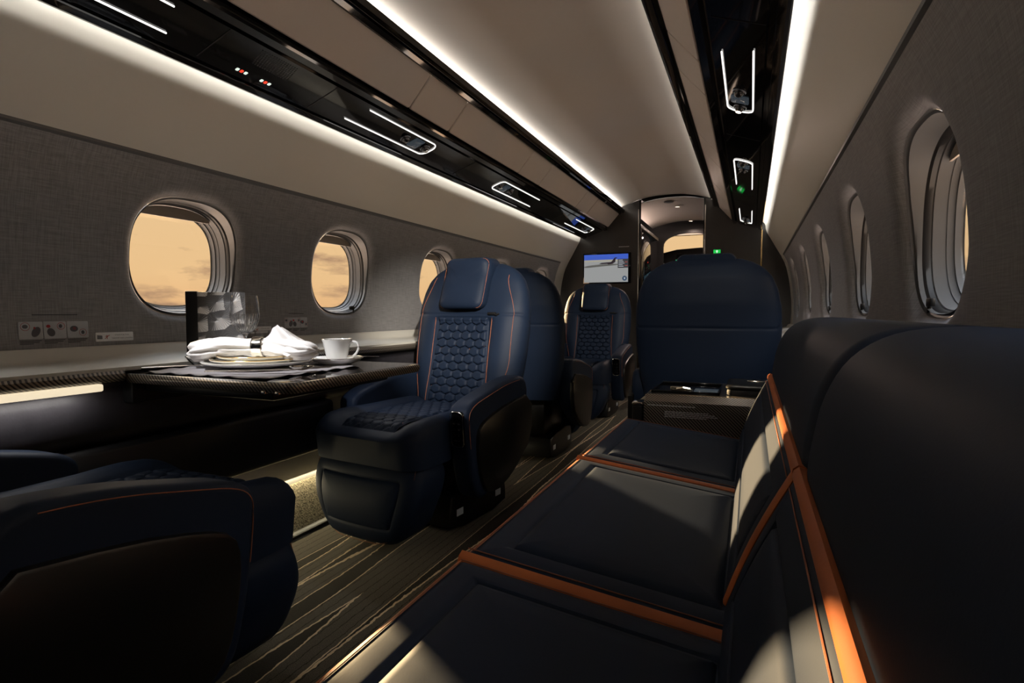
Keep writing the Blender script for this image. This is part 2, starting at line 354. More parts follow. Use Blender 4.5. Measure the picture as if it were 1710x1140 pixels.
def thing(name, label, cat, loc=(0, 0, 0), rz=0, group=None):
    o = bpy.data.objects.new(name, None); COL.objects.link(o); o.empty_display_size = .1
    o.location = loc; o.rotation_euler = (0, 0, rz); return tag(o, label, cat, group)
def text(s, size):
    c = bpy.data.curves.new('t', 'FONT'); c.body = s; c.size = size; c.align_x = 'CENTER'; c.align_y = 'CENTER'; c.resolution_u = 2
    o = bpy.data.objects.new('t', c); COL.objects.link(o); bpy.context.view_layer.update()
    me = bpy.data.meshes.new_from_object(o.evaluated_get(bpy.context.evaluated_depsgraph_get())); V = [v.co.copy() for v in me.vertices]; F = [list(p.vertices) for p in me.polygons]
    bpy.data.objects.remove(o); bpy.data.meshes.remove(me); return V, F

# ------------------------------------------------------------ cabin section
WALL = [(.69, 1.02), (.80, 1.025), (.90, 1.022), (1.0, 1.012), (1.08, 1.0), (1.17, .98), (1.22, .963), (1.262, .942)]
def wx(z): return ip(z, WALL)
WINY = [.47, 1.34, 2.12, 2.98, 3.86, 4.74]
WZ, WHW, WHH = .98, .197, .193
def sup(hw, hh, n, k, N_=72):
    t = 2*PI*k/N_; c, s = math.cos(t), math.sin(t)
    return hw*math.copysign(abs(c)**(2/n), c), hh*math.copysign(abs(s)**(2/n), s)
def wall_mesh(side):
    parts = []; edges = [YR] + [.9 if i == 0 else (WINY[i]+WINY[i+1])/2 for i in range(5)] + [5.10]
    NR, NA = 9, 72
    for i, yc in enumerate(WINY):
        y0, y1, z0, z1 = edges[i], edges[i+1], .69, 1.262
        if i == 0: y0 = 0.02; parts.append(grid(4, 14, lambda u, v: (side*wx(.69+v*.572), YR+u*(y0-YR), .69+v*.572)))
        S = []
        for r in range(NR+1):
            t = (r/NR)**1.6; ring = []
            for k in range(NA):
                hy, hz = sup(WHW, WHH, 2.7, k)
                # ray to rectangle
                a = 2*PI*k/NA; c, s = math.cos(a), math.sin(a)
                m = max(abs(c), abs(s)); q = (c/m, s/m)
                oy = yc + (q[0]*(y1-yc) if q[0] > 0 else q[0]*(yc-y0)); oz = WZ + (q[1]*(z1-WZ) if q[1] > 0 else q[1]*(WZ-z0))
                Y = yc+hy + (oy-yc-hy)*t; Z = WZ+hz + (oz-WZ-hz)*t
                dd = math.hypot(Y-yc-hy, Z-WZ-hz)
                ring.append((side*(wx(Z) + .022*math.exp(-(dd/.018)**1.2)), Y, Z))
            S.append(ring)
        parts.append(loft(S, caps=False))
    return join(*parts)
for s, nm in ((-1, 'left'), (1, 'right')):
    struct(build('wall_'+nm, wall_mesh(s), 'wall_fabric'))

def window(i, side, yc, n):
    root = None
    # rings: (half width, half height, depth beyond wall, exponent)
    def ringset(L):
        S = []
        for hw, hh, d, ex in L:
            ring = []
            for k in range(72):
                a, b = sup(hw, hh, ex, k); Z = WZ+b
                ring.append((side*(wx(max(.79, min(1.17, Z)))*(1 if d < .03 else .0) + (1.012 if d >= .03 else 0) + d), yc+a, Z))
            S.append(ring)
        return loft(S, caps=False)
    f = struct(build('window_%d' % n, ringset([(.197, .193, .021, 2.7), (.195, .191, .026, 2.7), (.190, .186, .028, 2.7), (.188, .184, .036, 2.7), (.187, .183, .045, 2.7)]), 'frame_light'))
    build('seal', ringset([(.187, .183, .045, 2.7), (.183, .179, .050, 2.7), (.183, .179, .060, 2.7)]), 'frame_dark', f)
    build('reveal', ringset([(.183, .179, .060, 2.7), (.180, .176, .062, 2.7), (.176, .173, .085, 2.7), (.175, .172, .088, 2.7), (.174, .171, .086, 2.7), (.171, .168, .100, 2.7),
                             (.169, .166, .102, 2.7), (.168, .165, .099, 2.7), (.166, .163, .112, 2.7), (.160, .157, .114, 2.7)]), 'frame_grey', f)
    S = [[(side*(1.012+.108), yc+sup(.163*q, .160*q, 2.7, k)[0], WZ+sup(.163*q, .160*q, 2.7, k)[1]) for k in range(72)] for q in (1, .5)]
    build('pane', loft([S[0], [(p[0]+side*.004, p[1], p[2]) for p in S[0]]]), 'pane', f)
    # shade, pulled a little way down
    zs = WZ+.135; c = [p for p in [sup(.176, .172, 2.7, k) for k in range(72)] if WZ+p[1] >= zs]
    if len(c) > 3:
        P = [(a, WZ+b) for a, b in c]; P = [(P[0][0], zs)] + P + [(P[-1][0], zs)]
        build('window_shade', prism(P, side*1.085, side*1.090, fn=lambda a, b, x: (x, yc+a, b)), 'shade', f, smooth=False)
    if side < 0 or n != 0:
        build('shade_handle', join(bbox(-.005, .005, -.016, .016, -.009, .009, .003), bbox(-.004, .004, .006, .014, -.03, .0, .002)), 'satin_black', f).location = (side*1.052, yc+.085, WZ-.160)
    return f
n = 1
for s in (-1, 1):
    for i, yc in enumerate(WINY): window(i, s, yc, n); n += 1

def strip(prof, y0, y1, side, nu=None):
    Q = [(side*x, z) for x, z in prof]
    return [(x, y, z) for y in (y0, y1) for x, z in Q], [[i, i+1, len(Q)+i+1, len(Q)+i] for i in range(len(Q)-1)]
def slab(prof, y0, y1, side, t=.006, m='cream'):
    P = [Vector((x, z)) for x, z in prof]; O = []
    for i, p in enumerate(P):
        d = (P[min(i+1, len(P)-1)]-P[max(i-1, 0)]).normalized(); nrm = Vector((d.y, -d.x)); O.append(p+nrm*t)
    C = P + O[::-1]
    return loft([[(side*c.x, y, c.y) for c in C] for y in (y0, y1)])
VAL = [(.942, 1.262), (.932, 1.275), (.915, 1.305), (.878, 1.37), (.845, 1.43), (.825, 1.465), (.812, 1.50), (.805, 1.54), (.79, 1.56)]
VAL = [tuple(p) for p in spline([(a, b, 0) for a, b in VAL], 3)]; VAL = [(p[0], p[1]) for p in VAL]
SK = 1
for s, nm in ((-1, 1), (1, 2)):
    struct(build('trim_%d' % nm, slab([(.945, 1.256), (.938, 1.262), (.936, 1.270), (.944, 1.274)], YR, 5.11, s, .004), 'frame_light', angle=30))
    struct(build('trim_%d' % (nm+2), slab(VAL, YR, YF, s, .006), 'cream'))
# cream frame in front of the fabric panel
for s, nm in ((-1, 5), (1, 6)):
    struct(build('trim_%d' % nm, slab([(1.01, .60)] + [(wx(z)-.004, z) for z in (.69, .80, .9, 1.0, 1.08, 1.17, 1.22, 1.262)] + [(.932, 1.28)], 5.08, YF, s, .006), 'cream'))
# outer skin above and below the window band, closes the cabin
HT = [(.975, 1.25), (1.02, 1.36), (.96, 1.55), (.80, 1.74), (.52, 1.90), (0, 1.97)]
struct(build('trim_7', join(strip(HT, YR, YF, 1), strip(HT, YR, YF, -1)), 'satin_black'))
LOW = [(1.035, .695), (1.03, .6), (1.0, .35), (.95, .12), (.955, -.03)]
struct(build('trim_8', strip(LOW, YR, YF+.02, 1), 'lower_grey'))
struct(build('trim_9', strip([(1.035, .695), (1.02, .55), (.985, .35), (.955, .262), (.95, .12), (.955, -.03)], YR, YF+.02, -1), 'lower_grey'))
# dome ceiling
def dome(y0, y1, zt=1.855, hw=.445, ze=1.760, m='ceiling_cream', name='ceiling'):
    P = []
    for k in range(25):
        u = -1+2*k/24; P.append((hw*u, zt-(zt-ze)*abs(u)**2.4))
    return struct(build(name, slab([(p[0], p[1]) for p in P][::-1], y0, y1, 1, .006), m))
dome(YR, YF)
# floor and kick carpets
struct(build('floor', bbox(-.78, .5, YR, 8.6, -.04, 0), 'carpet', smooth=False))
struct(build('baseboard_left', join(loft([[(-.955, y, -.03), (-.955, y, .122), (-.94, y, .122), (-.785, y, .006), (-.785, y, -.03)] for y in (YR, YF)])), 'carpet_plain', smooth=False))
struct(build('trim_10', loft([[(-.79, y, 0), (-.79, y, .010), (-.765, y, .014), (-.755, y, .010), (-.755, y, 0)] for y in (YR, YF)]), 'satin_black'))
struct(build('baseboard_right', bbox(.45, .96, YR, YF, -.04, .02), 'carpet_plain', smooth=False))
struct(build('wall_rear', bbox(-1.1, 1.1, YR-.05, YR, -.05, 2.0), 'bulkhead', smooth=False))
for s, nm in ((-1, 'left'), (1, 'right')):       # closes the side band above the ledge joint
    struct(build('trim_%d' % (11 if s < 0 else 12), strip([(1.02, .692), (1.036, .692)], YR, YF, s), 'satin_black'))

# ------------------------------------------------------------ left side ledge
led = thing('side_ledge', 'cream side ledge with carbon fibre edge running under the left windows', 'ledge', (-.9, .9, .64))
def rel(o, root): o.parent = root; o.matrix_parent_inverse = Matrix.Translation(-Vector(root.location)); return o
LP = [(1.018, .694), (1.008, .690), (.998, .672), (.985, .660), (.96, .655), (.86, .653), (.765, .650)]
rel(build('ledge_top', slab(LP, YR+.01, YF-.01, -1, .010), 'cream'), led)
rel(build('carbon_edge', loft([[(-x, y, z) for x, z in ((.775, .652), (.755, .653), (.745, .646), (.744, .634), (.752, .626), (.775, .626))] for y in (YR+.01, .935)]), 'carbon', angle=25), led)
rel(build('carbon_edge', loft([[(-x, y, z) for x, z in ((.775, .652), (.755, .653), (.745, .646), (.744, .634), (.752, .626), (.775, .626))] for y in (1.50, YF-.01)]), 'carbon', angle=25), led)
rel(build('light_strip', join(bbox(-.768, -.750, YR+.02, .885, .606, .624, .004), ), 'ledge_led'), led)
AP = [(.768, .628), (.79, .604), (.787, .575), (.79, .53), (.81, .485), (.86, .46), (.93, .455), (1.0, .47)]
AP = [(p[0], p[1]) for p in spline([(a, b, 0) for a, b in AP], 4)]
rel(build('apron', slab(AP, YR+.01, YF-.02, -1, .008), 'apron'), led)
# cup recess: dark slot lid in ledge
rel(build('cup_recess', pad(.045, .17, .044, [(0, 0), (0, .003), (.004, .005), (.007, .002), (.01, .0015)], lambda u, v, w: (-.84+u, .62+v, .652+w)), 'gloss_black'), led)
rel(build('cup_recess', pad(.045, .12, .044, [(0, 0), (0, .003), (.004, .005), (.007, .002), (.01, .0015)], lambda u, v, w: (-.86+u, 1.62+v, .652+w)), 'gloss_black'), led)
hs = thing('table_housing', 'black table stowage housing below the left ledge', 'cabinet', (-.9, 1.25, .27))
rel(build('housing_panel', bbox(-.965, -.80, .80, 1.78, .27, .46, .02, 3), 'satin_black'), hs)
rel(build('hinge_block', bbox(-.93, -.745, .95, 1.46, .565, .626, .008), 'satin_black'), hs)

# right side ledge behind sofa and seats
rl = thing('side_ledge', 'cream side ledge under the right windows behind the sofa', 'ledge', (.97, 2.5, .64))
rel(build('ledge_top', slab([(1.018, .694), (1.005, .690), (.99, .668), (.93, .655), (.87, .65), (.865, .60), (.90, .56)], 2.36, YF-.01, 1, .010), 'cream'), rl)

# ------------------------------------------------------------ overhead service panels
PO, PI_ = (.776, 1.500), (.549, 1.580)
def psu_fn(side):
    d = Vector((PI_[0]-PO[0], PI_[1]-PO[1])); L = d.length; d /= L; nn = Vector((-abs(d.y), -abs(d.x)))  # down and inward... normal
    nn = Vector((d.y, -d.x)); 
    if nn.y > 0: nn = -nn
    def f(u, y, w=0):     # u: metres from outer edge, w: out of the panel toward the cabin
        p = Vector(PO)+d*u+nn*w; return Vector((side*p.x, y, p.y))
    return f, L
READ_FILL = {(-1, .45): [(78, (-.50, 1.28, .66), 34)], (-1, 2.28): [(8, (-.45, 1.7, .5), 50)], (1, 2.28): [(4, (.5, 1.6, .45), 50)], (1, .45): [(400, (-.40, 2.15, .84), 25), (50, (.52, 2.4, .85), 34)], (1, 3.02): [(70, (-.40, 4.5, .75), 30)]}  # fill spots added to brighten the table and seats: power, target, cone
UNITS = [(.45, 1.04), (2.28, 1.74), (3.02, 3.66), (5.08, 4.45)]
for s, sn in ((-1, 'left'), (1, 'right')):
    F, L = psu_fn(s)
    root = thing('service_panel', 'gloss black overhead service panel running above the %s row of windows' % sn, 'overhead panel', (s*.66, 2.0, 1.55))
    prof = [(.0, .030), (-.004, .012), (0, 0), (.012, -.004), (.030, -.004), (.034, .004), (L-.045, .004), (L-.040, -.008), (L-.028, -.008), (L-.022, .010), (L-.010, .012), (L, 0), (L+.004, -.03)]
    # body: front profile then back
    sec = [(u, w) for u, w in [(.058, -.035), (.058, -.004), (-.002, -.002), (-.004, .002), (.004, .006), (.024, .006), (.028, -.003), (.044, -.003), (.048, .003), (L-.050, .003), (L-.046, -.006), (L-.034, -.006), (L-.029, .012), (L-.006, .012), (L, .006), (L, -.035)]]
    rel(build('panel_body', loft([[F(u, y, w) for u, w in sec] for y in (YR+.01, YF-.01)]), 'gloss_black', angle=20), root)
    for yy in (.25, 1.15, 1.58, 2.62, 3.9, 4.2):
        rel(build('panel_joint', loft([[F(u, y, w) for u, w in ((.049, .0028), (.049, .0042), (L-.052, .0042), (L-.052, .0028))] for y in (yy-.0015, yy+.0015)]), 'satin_black'), root)
    for (yc, yo) in UNITS:
        d = 1 if yc > yo else -1; a, b = .078, L-.072; P = []
        r = .035
        P.append(F(a, yo, .006))
        P += [F(a, yo+(yc-d*r-yo)*k/6, .006) for k in range(1, 7)]
        P += [F(a+r-r*math.cos(t), yc-d*r+d*r*math.sin(t), .006) for t in [PI/2*k/5 for k in range(1, 6)]]
        P += [F(b-r+r*math.sin(t), yc-d*r+d*r*math.cos(t), .006) for t in [PI/2*k/5 for k in range(0, 6)]]
        P += [F(b, yc-d*r+(yo+d*.04-yc+d*r)*k/6, .006) for k in range(1, 7)]
        rel(build('light_strip', tube(P, .0024, 6), 'led'), root)
        mid = (a+b)/2
        for q, rr in ((.045, .021), (.20, .021)):
            yy = yc-d*q
            T = Matrix.Translation(F(mid, yy, .004)); ax = (F(mid, yy, 1)-F(mid, yy, 0)).normalized(); R = ax.to_track_quat('Z', 'Y').to_matrix().to_4x4()
            g = rel(build('air_vent' if q > .1 else 'reading_light', xf(lathe([(rr*1.1, 0), (rr*1.1, .003), (rr, .006), (rr*.86, .006), (rr*.8, .002), (rr*.72, .010), (rr*.5, .017), (rr*.2, .019), (.0005, .019)], 24), T@R), 'gunmetal'), root)
            if q < .1:
                k = rel(build('lens', xf(lathe([(rr*.45, .018), (rr*.45, .0205), (.0005, .0215)], 16), T@R), 'lamp' if (s > 0 and abs(yc-2.28) < .01) else 'chrome'), root)
        if (s, yc) in READ_FILL:
            for q, tgt, sp_ in READ_FILL[(s, yc)]:
                l = bpy.data.lights.new('reading_light', 'SPOT'); l.energy = q; l.spot_size = math.radians(sp_); l.spot_blend = .8; l.shadow_soft_size = .015; l.color = (.97, .97, 1) if s < 0 else (1, .92, .80)  # added fill, placed at the reading light fixture
                lo_ = bpy.data.objects.new('reading_fill', l); COL.objects.link(lo_); lo_.location = F(mid, yc-d*.045, .03)
                lo_.rotation_euler = (Vector(tgt)-lo_.location).to_track_quat('-Z', 'Y').to_euler()
        rel(build('display', pad(.030, .034, .006, [(0, 0), (0, .003), (.002, .004)], lambda u, v, w: F(mid+u, yc-d*.12+v, .003+w)), 'display'), root)
    # speaker grille and crew icons
    dots = []
    for i in range(9):
        for j in range(16):
            dots.append(xf(lathe([(.0022, 0), (.0022, .0012), (.0008, .0012)], 6), Matrix.Translation(F(L-.065-i*.0075, 1.27+j*.009+i*.002, .003)) @ (F(0, 0, 1)-F(0, 0, 0)).to_track_quat('Z', 'Y').to_matrix().to_4x4()))
    rel(build('speaker_grille', join(*dots), 'gunmetal', smooth=False), root)
    for k, (yy, mm) in enumerate(((1.27, 'sign_white'), (1.285, 'red_light'), (1.30, 'sign_white'), (1.36, 'sign_white'), (1.375, 'red_light'), (1.39, 'sign_white'))):
        rel(build('icon', pad(.006, .005, .002, [(0, 0), (0, .001), (.001, .0015)], lambda u, v, w: F(.068+u, yy+v, .003+w)), mm), root)

# overhead bin doors
SEAM = [YR+.01, -.3, .6, 1.93, 2.24, 3.05, 3.39, 4.2, 4.52, YF-.01]
for s, sn in ((-1, 'left'), (1, 'right')):
    a, b = Vector((.541, 1.592)), Vector((.436, 1.712)); d = (b-a); L = d.length; d /= L; nn = Vector((-d.y, d.x)); nn = nn if nn.y < 0 else -nn
    for i in range(len(SEAM)-1):
        y0, y1 = SEAM[i]+.003, SEAM[i+1]-.003
        if y1 < .4: pass
        o = build('overhead_bin_door', pad((y1-y0)/2, L/2-.002, .012, [(0, 0), (0, .008), (.0015, .0105), (.004, .012)], lambda u, v, w: (s*(a.x+d.x*(L/2+v)+nn.x*(w-.012)), (y0+y1)/2+u, a.y+d.y*(L/2+v)+nn.y*(w-.012))), 'bin_cream', angle=30)
        order = ['rearmost', 'second from rear', 'long', 'short', 'medium', 'short', 'medium', 'short', 'foremost']
        desc = {0: 'behind the camera end', 1: 'behind the nearest visible one', 2: 'long and nearest to the viewer', 3: 'short, next ahead of the long nearest one', 4: 'long, beside the second pair of reading lights',
                5: 'short, second of the short ones', 6: 'long, ahead of the second short one', 7: 'short, next but one to the bulkhead', 8: 'last before the dark bulkhead'}[i]
        tag(o, 'taupe overhead bin door on the %s, %s' % (sn, desc), 'overhead bin', 'overhead bin doors on the %s' % sn)
    # black rail with up-stand lip
    R = [(.437, 1.706), (.427, 1.704), (.418, 1.718), (.400, 1.716), (.389, 1.724), (.386, 1.746), (.391, 1.748), (.394, 1.730), (.437, 1.730)]
    rr = build('ceiling_rail', loft([[(s*x, y, z) for x, z in R] for y in (YR+.01, YF-.01)]), 'gloss_black', angle=20)
    tag(rr, 'gloss black rail between the ceiling dome and the %s bin doors' % sn, 'rail')

# ------------------------------------------------------------ seats
def hexh(x, y, w, h):
    """distance to the border of a pointy hex tiling; returns 0 at border .. 1 centre"""
    best = []
    r = h
    j0 = round(y/r)
    for j in (j0-1, j0, j0+1):
        off = .5*w*(j % 2); i0 = round((x-off)/w)
        for i in (i0-1, i0, i0+1): best.append((i*w+off, j*r))
    # scaled metric
    ds = sorted(((x-a)**2/(w*w) + ((y-b)/(r*1.1547))**2/1.0, a, b) for a, b in best)
    d0, d1 = math.sqrt(ds[0][0]), math.sqrt(ds[1][0])
    return (d1-d0)
def quilt(nu, nv, U, V, mp, w=.046, h=.033, amp=.006):
    vs_, fs = [], []; hh = []
    for j in range(nv+1):
        for i in range(nu+1):
            u = -U/2+U*i/nu; v = V*j/nv; q = hexh(u, v, w, h)
            e = min(sm(min(i, nu-i), 0, 4), sm(min(j, nv-j), 0, 4))
            k = (1-math.exp(-q*12.0)); hh.append(q); vs_.append(mp(u, v, amp*k*e))
    mi = []
    for j in range(nv):
        for i in range(nu):
            a = j*(nu+1)+i; fs.append([a, a+1, a+nu+2, a+nu+1]); mi.append(1 if (hh[a]+hh[a+1]+hh[a+nu+2]+hh[a+nu+1])/4 < .032 else 0)
    return (vs_, fs), mi
BW = [(.34, .225), (.45, .250), (.55, .268), (.65, .278), (.75, .282), (.83, .278), (.90, .264), (.95, .243), (.985, .212), (1.01, .170), (1.022, .13)]
BT = [(.34, .085), (.6, .085), (.85, .075), (.95, .058), (1.0, .035), (1.022, .012)]
def byc(z): return .27 + (z-.4)*.17
def back_pt(z, a, extra=0):
    n_ = 3.4; w = ip(z, BW); t = ip(z, BT); c, s = math.cos(a), math.sin(a)
    x = w*math.copysign(abs(c)**(2/n_), c); y = t*math.copysign(abs(s)**(2/2.4), s)
    g = .0045*math.exp(-((z-(.775+.028*(-1 if y > 0 else 1)*min(1, abs(y)/.04)))/.0055)**2)
    if y < 0:
        y += .018*sm(.155-abs(x), 0, .03)*sm(z, .36, .42)*sm(.80-z, 0, .03)   # recess for quilt
        y += -.010*math.exp(-((abs(x)-.195)/.04)**2)*sm(z, .36, .45)*sm(.9-z, 0, .15)
    k = 1+(extra-g)/max(.06, math.hypot(x, y))
    return Vector((x*k, byc(z)+y*k, z))
def back_mesh():
    zs = []; z = .34
    while z < 1.0: zs.append(z); z += .0035 if .73 < z < .82 else .012
    zs += [1.0, 1.008, 1.015, 1.02, 1.022]
    return loft([[back_pt(z, 2*PI*k/72) for k in range(72)] for z in zs])
def frontline(fx, z0, z1, n=30, off=.001):
    P = []
    for i in range(n+1):
        z = z0+(z1-z0)*i/n; x = fx(z); best = min((abs(back_pt(z, -PI*k/400).x-x), k) for k in range(0, 401))[1]
        p = back_pt(z, -PI*best/400); P.append((x, p.y-off, z))
    return P
ARM = [(.275, .562), (.12, .552), (-.02, .520), (-.115, .497), (-.150, .470), (-.152, .43), (-.140, .32), (-.115, .20), (-.085, .145), (-.03, .135), (.10, .20), (.22, .28), (.275, .40)]
SHL = [(.285, .486), (.10, .464), (-.03, .434), (-.088, .408), (-.104, .36), (-.094, .27), (-.070, .19), (-.03, .155), (.07, .16), (.17, .21), (.285, .30)]
def seat_proto():
    root = bpy.data.objects.new('club_seat', None); COL.objects.link(root); root.empty_display_size = .1
    pl = build('plinth', join(prism(smooth_poly([(-.10, 0), (.29, 0), (.29, .08), (.27, .135), (-.08, .15), (-.10, .08)], 1), -.195, .195, .008), bbox(-.15, .15, -.06, .26, .13, .35, .02)), 'shell', root)
    for sx in (-1, 1):
        for yy in (-.04, .225): build('tag', bbox(-.001, .001, -.020, .020, -.013, .013, .0008), 'tag_white', pl).location = (sx*.196, yy, .066)
    # leg rest
    def lm(u, v, w):
        t = (.142-v)/.285; k = 1.08-.30*sm(t, .30, 1.05)
        return (u*k, -.302-.050*math.sin(min(1, max(0, t))*2.2)-w*.9+ .02*t + (abs(u)/.225)**3*.035, .172+v)
    lr = build('leg_rest', pad(.225, .142, .07, [(.012, -.13), (.004, -.10)]+cushion_prof(.045, .03, groove=[(.062, .006)], crown=.004)+[(.10, .049), (.13, .05)], lm, n=8, sub=8), 'leather', root)
    P = [Vector(lm(u, v, .040)) for u, v in [(-.205, .14)]+[(-.205, .10-k*.02) for k in range(8)]+[(-.19, -.09), (-.16, -.125), (-.12, -.137)]+[(x/100, -.138) for x in range(-8, 9, 4)]+[(.12, -.137), (.16, -.125), (.19, -.09)]+[(.205, -.04+k*.02) for k in range(8)]+[(.205, .14)]]
    build('stitching', tube(P, .0011, 5), 'thread', lr)
    # seat cushion
    def cm(u, v, w):
        w -= .032
        x = u; y = -.075+v; r = .022*sm(abs(u), .12, .19)*sm(w, .05, .1); f = -.018*sm(-v, .17, .27)*sm(w, .05, .1)
        c = -.012*sm(.145-abs(u), 0, .02)*sm(w, .08, .1)*sm(.27-abs(v), 0, .05)
        x *= 1+.06*sm(-v, .05, .12)
        return (x, y-.014*math.sin(min(1, max(0, (w+.032)/.13))*PI)*sm(-v, .1, .25), .325+w+r+f+c)
    cu = build('seat_cushion', pad(.228, .275, .07, cushion_prof(.137, .045)+[(.06, .137), (.075, .137), (.085, .137), (.095, .137), (.11, .137), (.15, .138), (.19, .138)], cm, n=8, sub=8), 'leather', root)
    g, mi = quilt(90, 110, .25, .46, lambda u, v, w: (u, -.315+v, .4305+w - .016*sm(-(v-.24), .15, .26) - .012*sm(.03-v, 0, .03)), amp=.009)
    build('quilted_panel', g, ['leather', 'thread'], cu, mi=mi, angle=80)
    P = [(sx*.165, y/100-.075, .4305+.022*.8-.018*sm(-y/100, .17, .27)+.0005) for sx in (1,) for y in range(-20, 24, 3)]
    # backrest
    bk = build('backrest', back_mesh(), 'leather', root)
    def qm(u, v, w):
        z = .415+v; x = u*(1.0+.16*sm(.40-v, 0, .4)); y = frontq(z); return (x, y-.004-w, z)
    fl = {}
    def frontq(z):
        k = round(z, 4)
        if k not in fl: fl[k] = back_pt(z, -PI/2).y
        return fl[k]
    g, mi = quilt(92, 150, .254, .375, qm, amp=.014)
    build('quilted_panel', g, ['leather', 'thread'], bk, mi=mi, angle=80)
    st = [tube(frontline(lambda z, sx=sx: sx*(.145+.01*sm(.6-z, 0, .2)), .40, .79), .0013, 5) for sx in (-1, 1)]
    st += [tube(frontline(lambda z, sx=sx: sx*(.238-.05*sm(z, .8, .98)-.04*sm(.62-z, 0, .2)), .42, .97), .0011, 5) for sx in (-1, 1)]
    for q in st: build('stitching', q, 'thread', bk)
    # headrest
    def hm(u, v, w):
        z = .936+v; return (u, back_pt(min(z, .985), -PI/2).y+.02-w + .035*sm(v, .03, .13)*0 - .012*math.cos(u/.12*PI/2), z)
    hd = build('headrest', pad(.115, .112, .036, [(.006, -.045), (0, -.03), (0, .03), (.002, .042), (.008, .053), (.018, .060), (.035, .063), (.06, .064), (.09, .064)], hm, n=6, sub=6), 'leather', root)
    build('stitching', tube([hm(u, v, .048) for u, v in [(p[0]*1.0, p[1]*1.0) for p in rrect(.109, .106, .026, 5)]], .0009, 5, closed=True), 'thread', hd)
    build('belt_guide', join(bbox(.125, .165, .255, .275, .80, .812, .004), tube([(.15, .262, .806), (.168, .26, .800), (.178, .265, .806)], .005, 6)), 'satin_black', root)
    for sx in (-1, 1):
        ar = build('armrest', prism(smooth_poly(ARM, 2), sx*.222, sx*.310, .020, 4), 'leather', root)
        build('side_shell', prism(smooth_poly(SHL, 1), sx*.298, sx*.324, .008, 2), 'shell', ar)
        Q = smooth_poly([(y, z) for y, z in ARM], 2); cen = (.04, .36)
        pts = [(sx*.294, y*1+.0, z) for y, z in Q if z > .30 and y < .225]
        build('stitching', tube([(sx*.3085, y+(cen[0]-y)*.055, z+(cen[1]-z)*.075) for _, y, z in pts if z > .33], .0011, 5), 'thread', ar)
    return root
CTRL = []
def controls(root, sx):
    c = build('control_panel', pad(.026, .062, .016, [(0, -.006), (0, .004), (.002, .007), (.005, .008), (.012, .006)], lambda u, v, w: (sx*.268+u, -.151-w+ (.0 if v < 0 else .0)+ (.006 if v > .03 else 0) - v*.10*-1*-1, .405+v)), 'gloss_black', root)
    build('bezel', tube([(sx*.268+u, -.1535-v*.10-.003, .405+v) for u, v in rrect(.026, .062, .016, 5)], .0018, 6, closed=True), 'chrome', c)
    build('buttons', join(*[bbox(sx*.268-.004+dx, sx*.268+.004+dx, -.163-v*.1, -.157-v*.1, .405+v-.003, .405+v+.003, .0012) for v in (-.04, -.02, 0, .02) for dx in (-.009, .009)]), 'gunmetal', c)
def copy_tree(o, parent=None):
    c = o.copy(); COL.objects.link(c); c.parent = parent
    for ch in list(o.children):
        k = copy_tree(ch, c)
    return c
proto = seat_proto()
SEATS = [((-.455, 1.885), -7.5, 1, 'navy leather club seat with quilted back facing the viewer across the laid table'),
         ((-.46, .64), 180, 0, 'navy leather club seat at the left front corner, mostly out of view'),
         ((-.46, 3.13), 180, 0, 'navy leather club seat facing away, directly behind the quilted seat by the table'),
         ((-.46, 4.25), 0, 1, 'navy leather club seat with quilted back below the wall screen at the bulkhead'),
         ((.54, 2.76), 180, 0, 'navy leather club seat seen from behind beyond the carbon fibre console')]
seats = []
for i, ((x, y), a, ct, lab) in enumerate(SEATS):
    o = proto if i == 0 else copy_tree(proto); o.location = (x, y, 0); o.rotation_euler = (0, 0, math.radians(a)); o.scale = (1, 1, .985); seats.append(o)
    tag(o, lab, 'seat', 'leather club seats')
for i in (0, 3): controls(seats[i], 1)

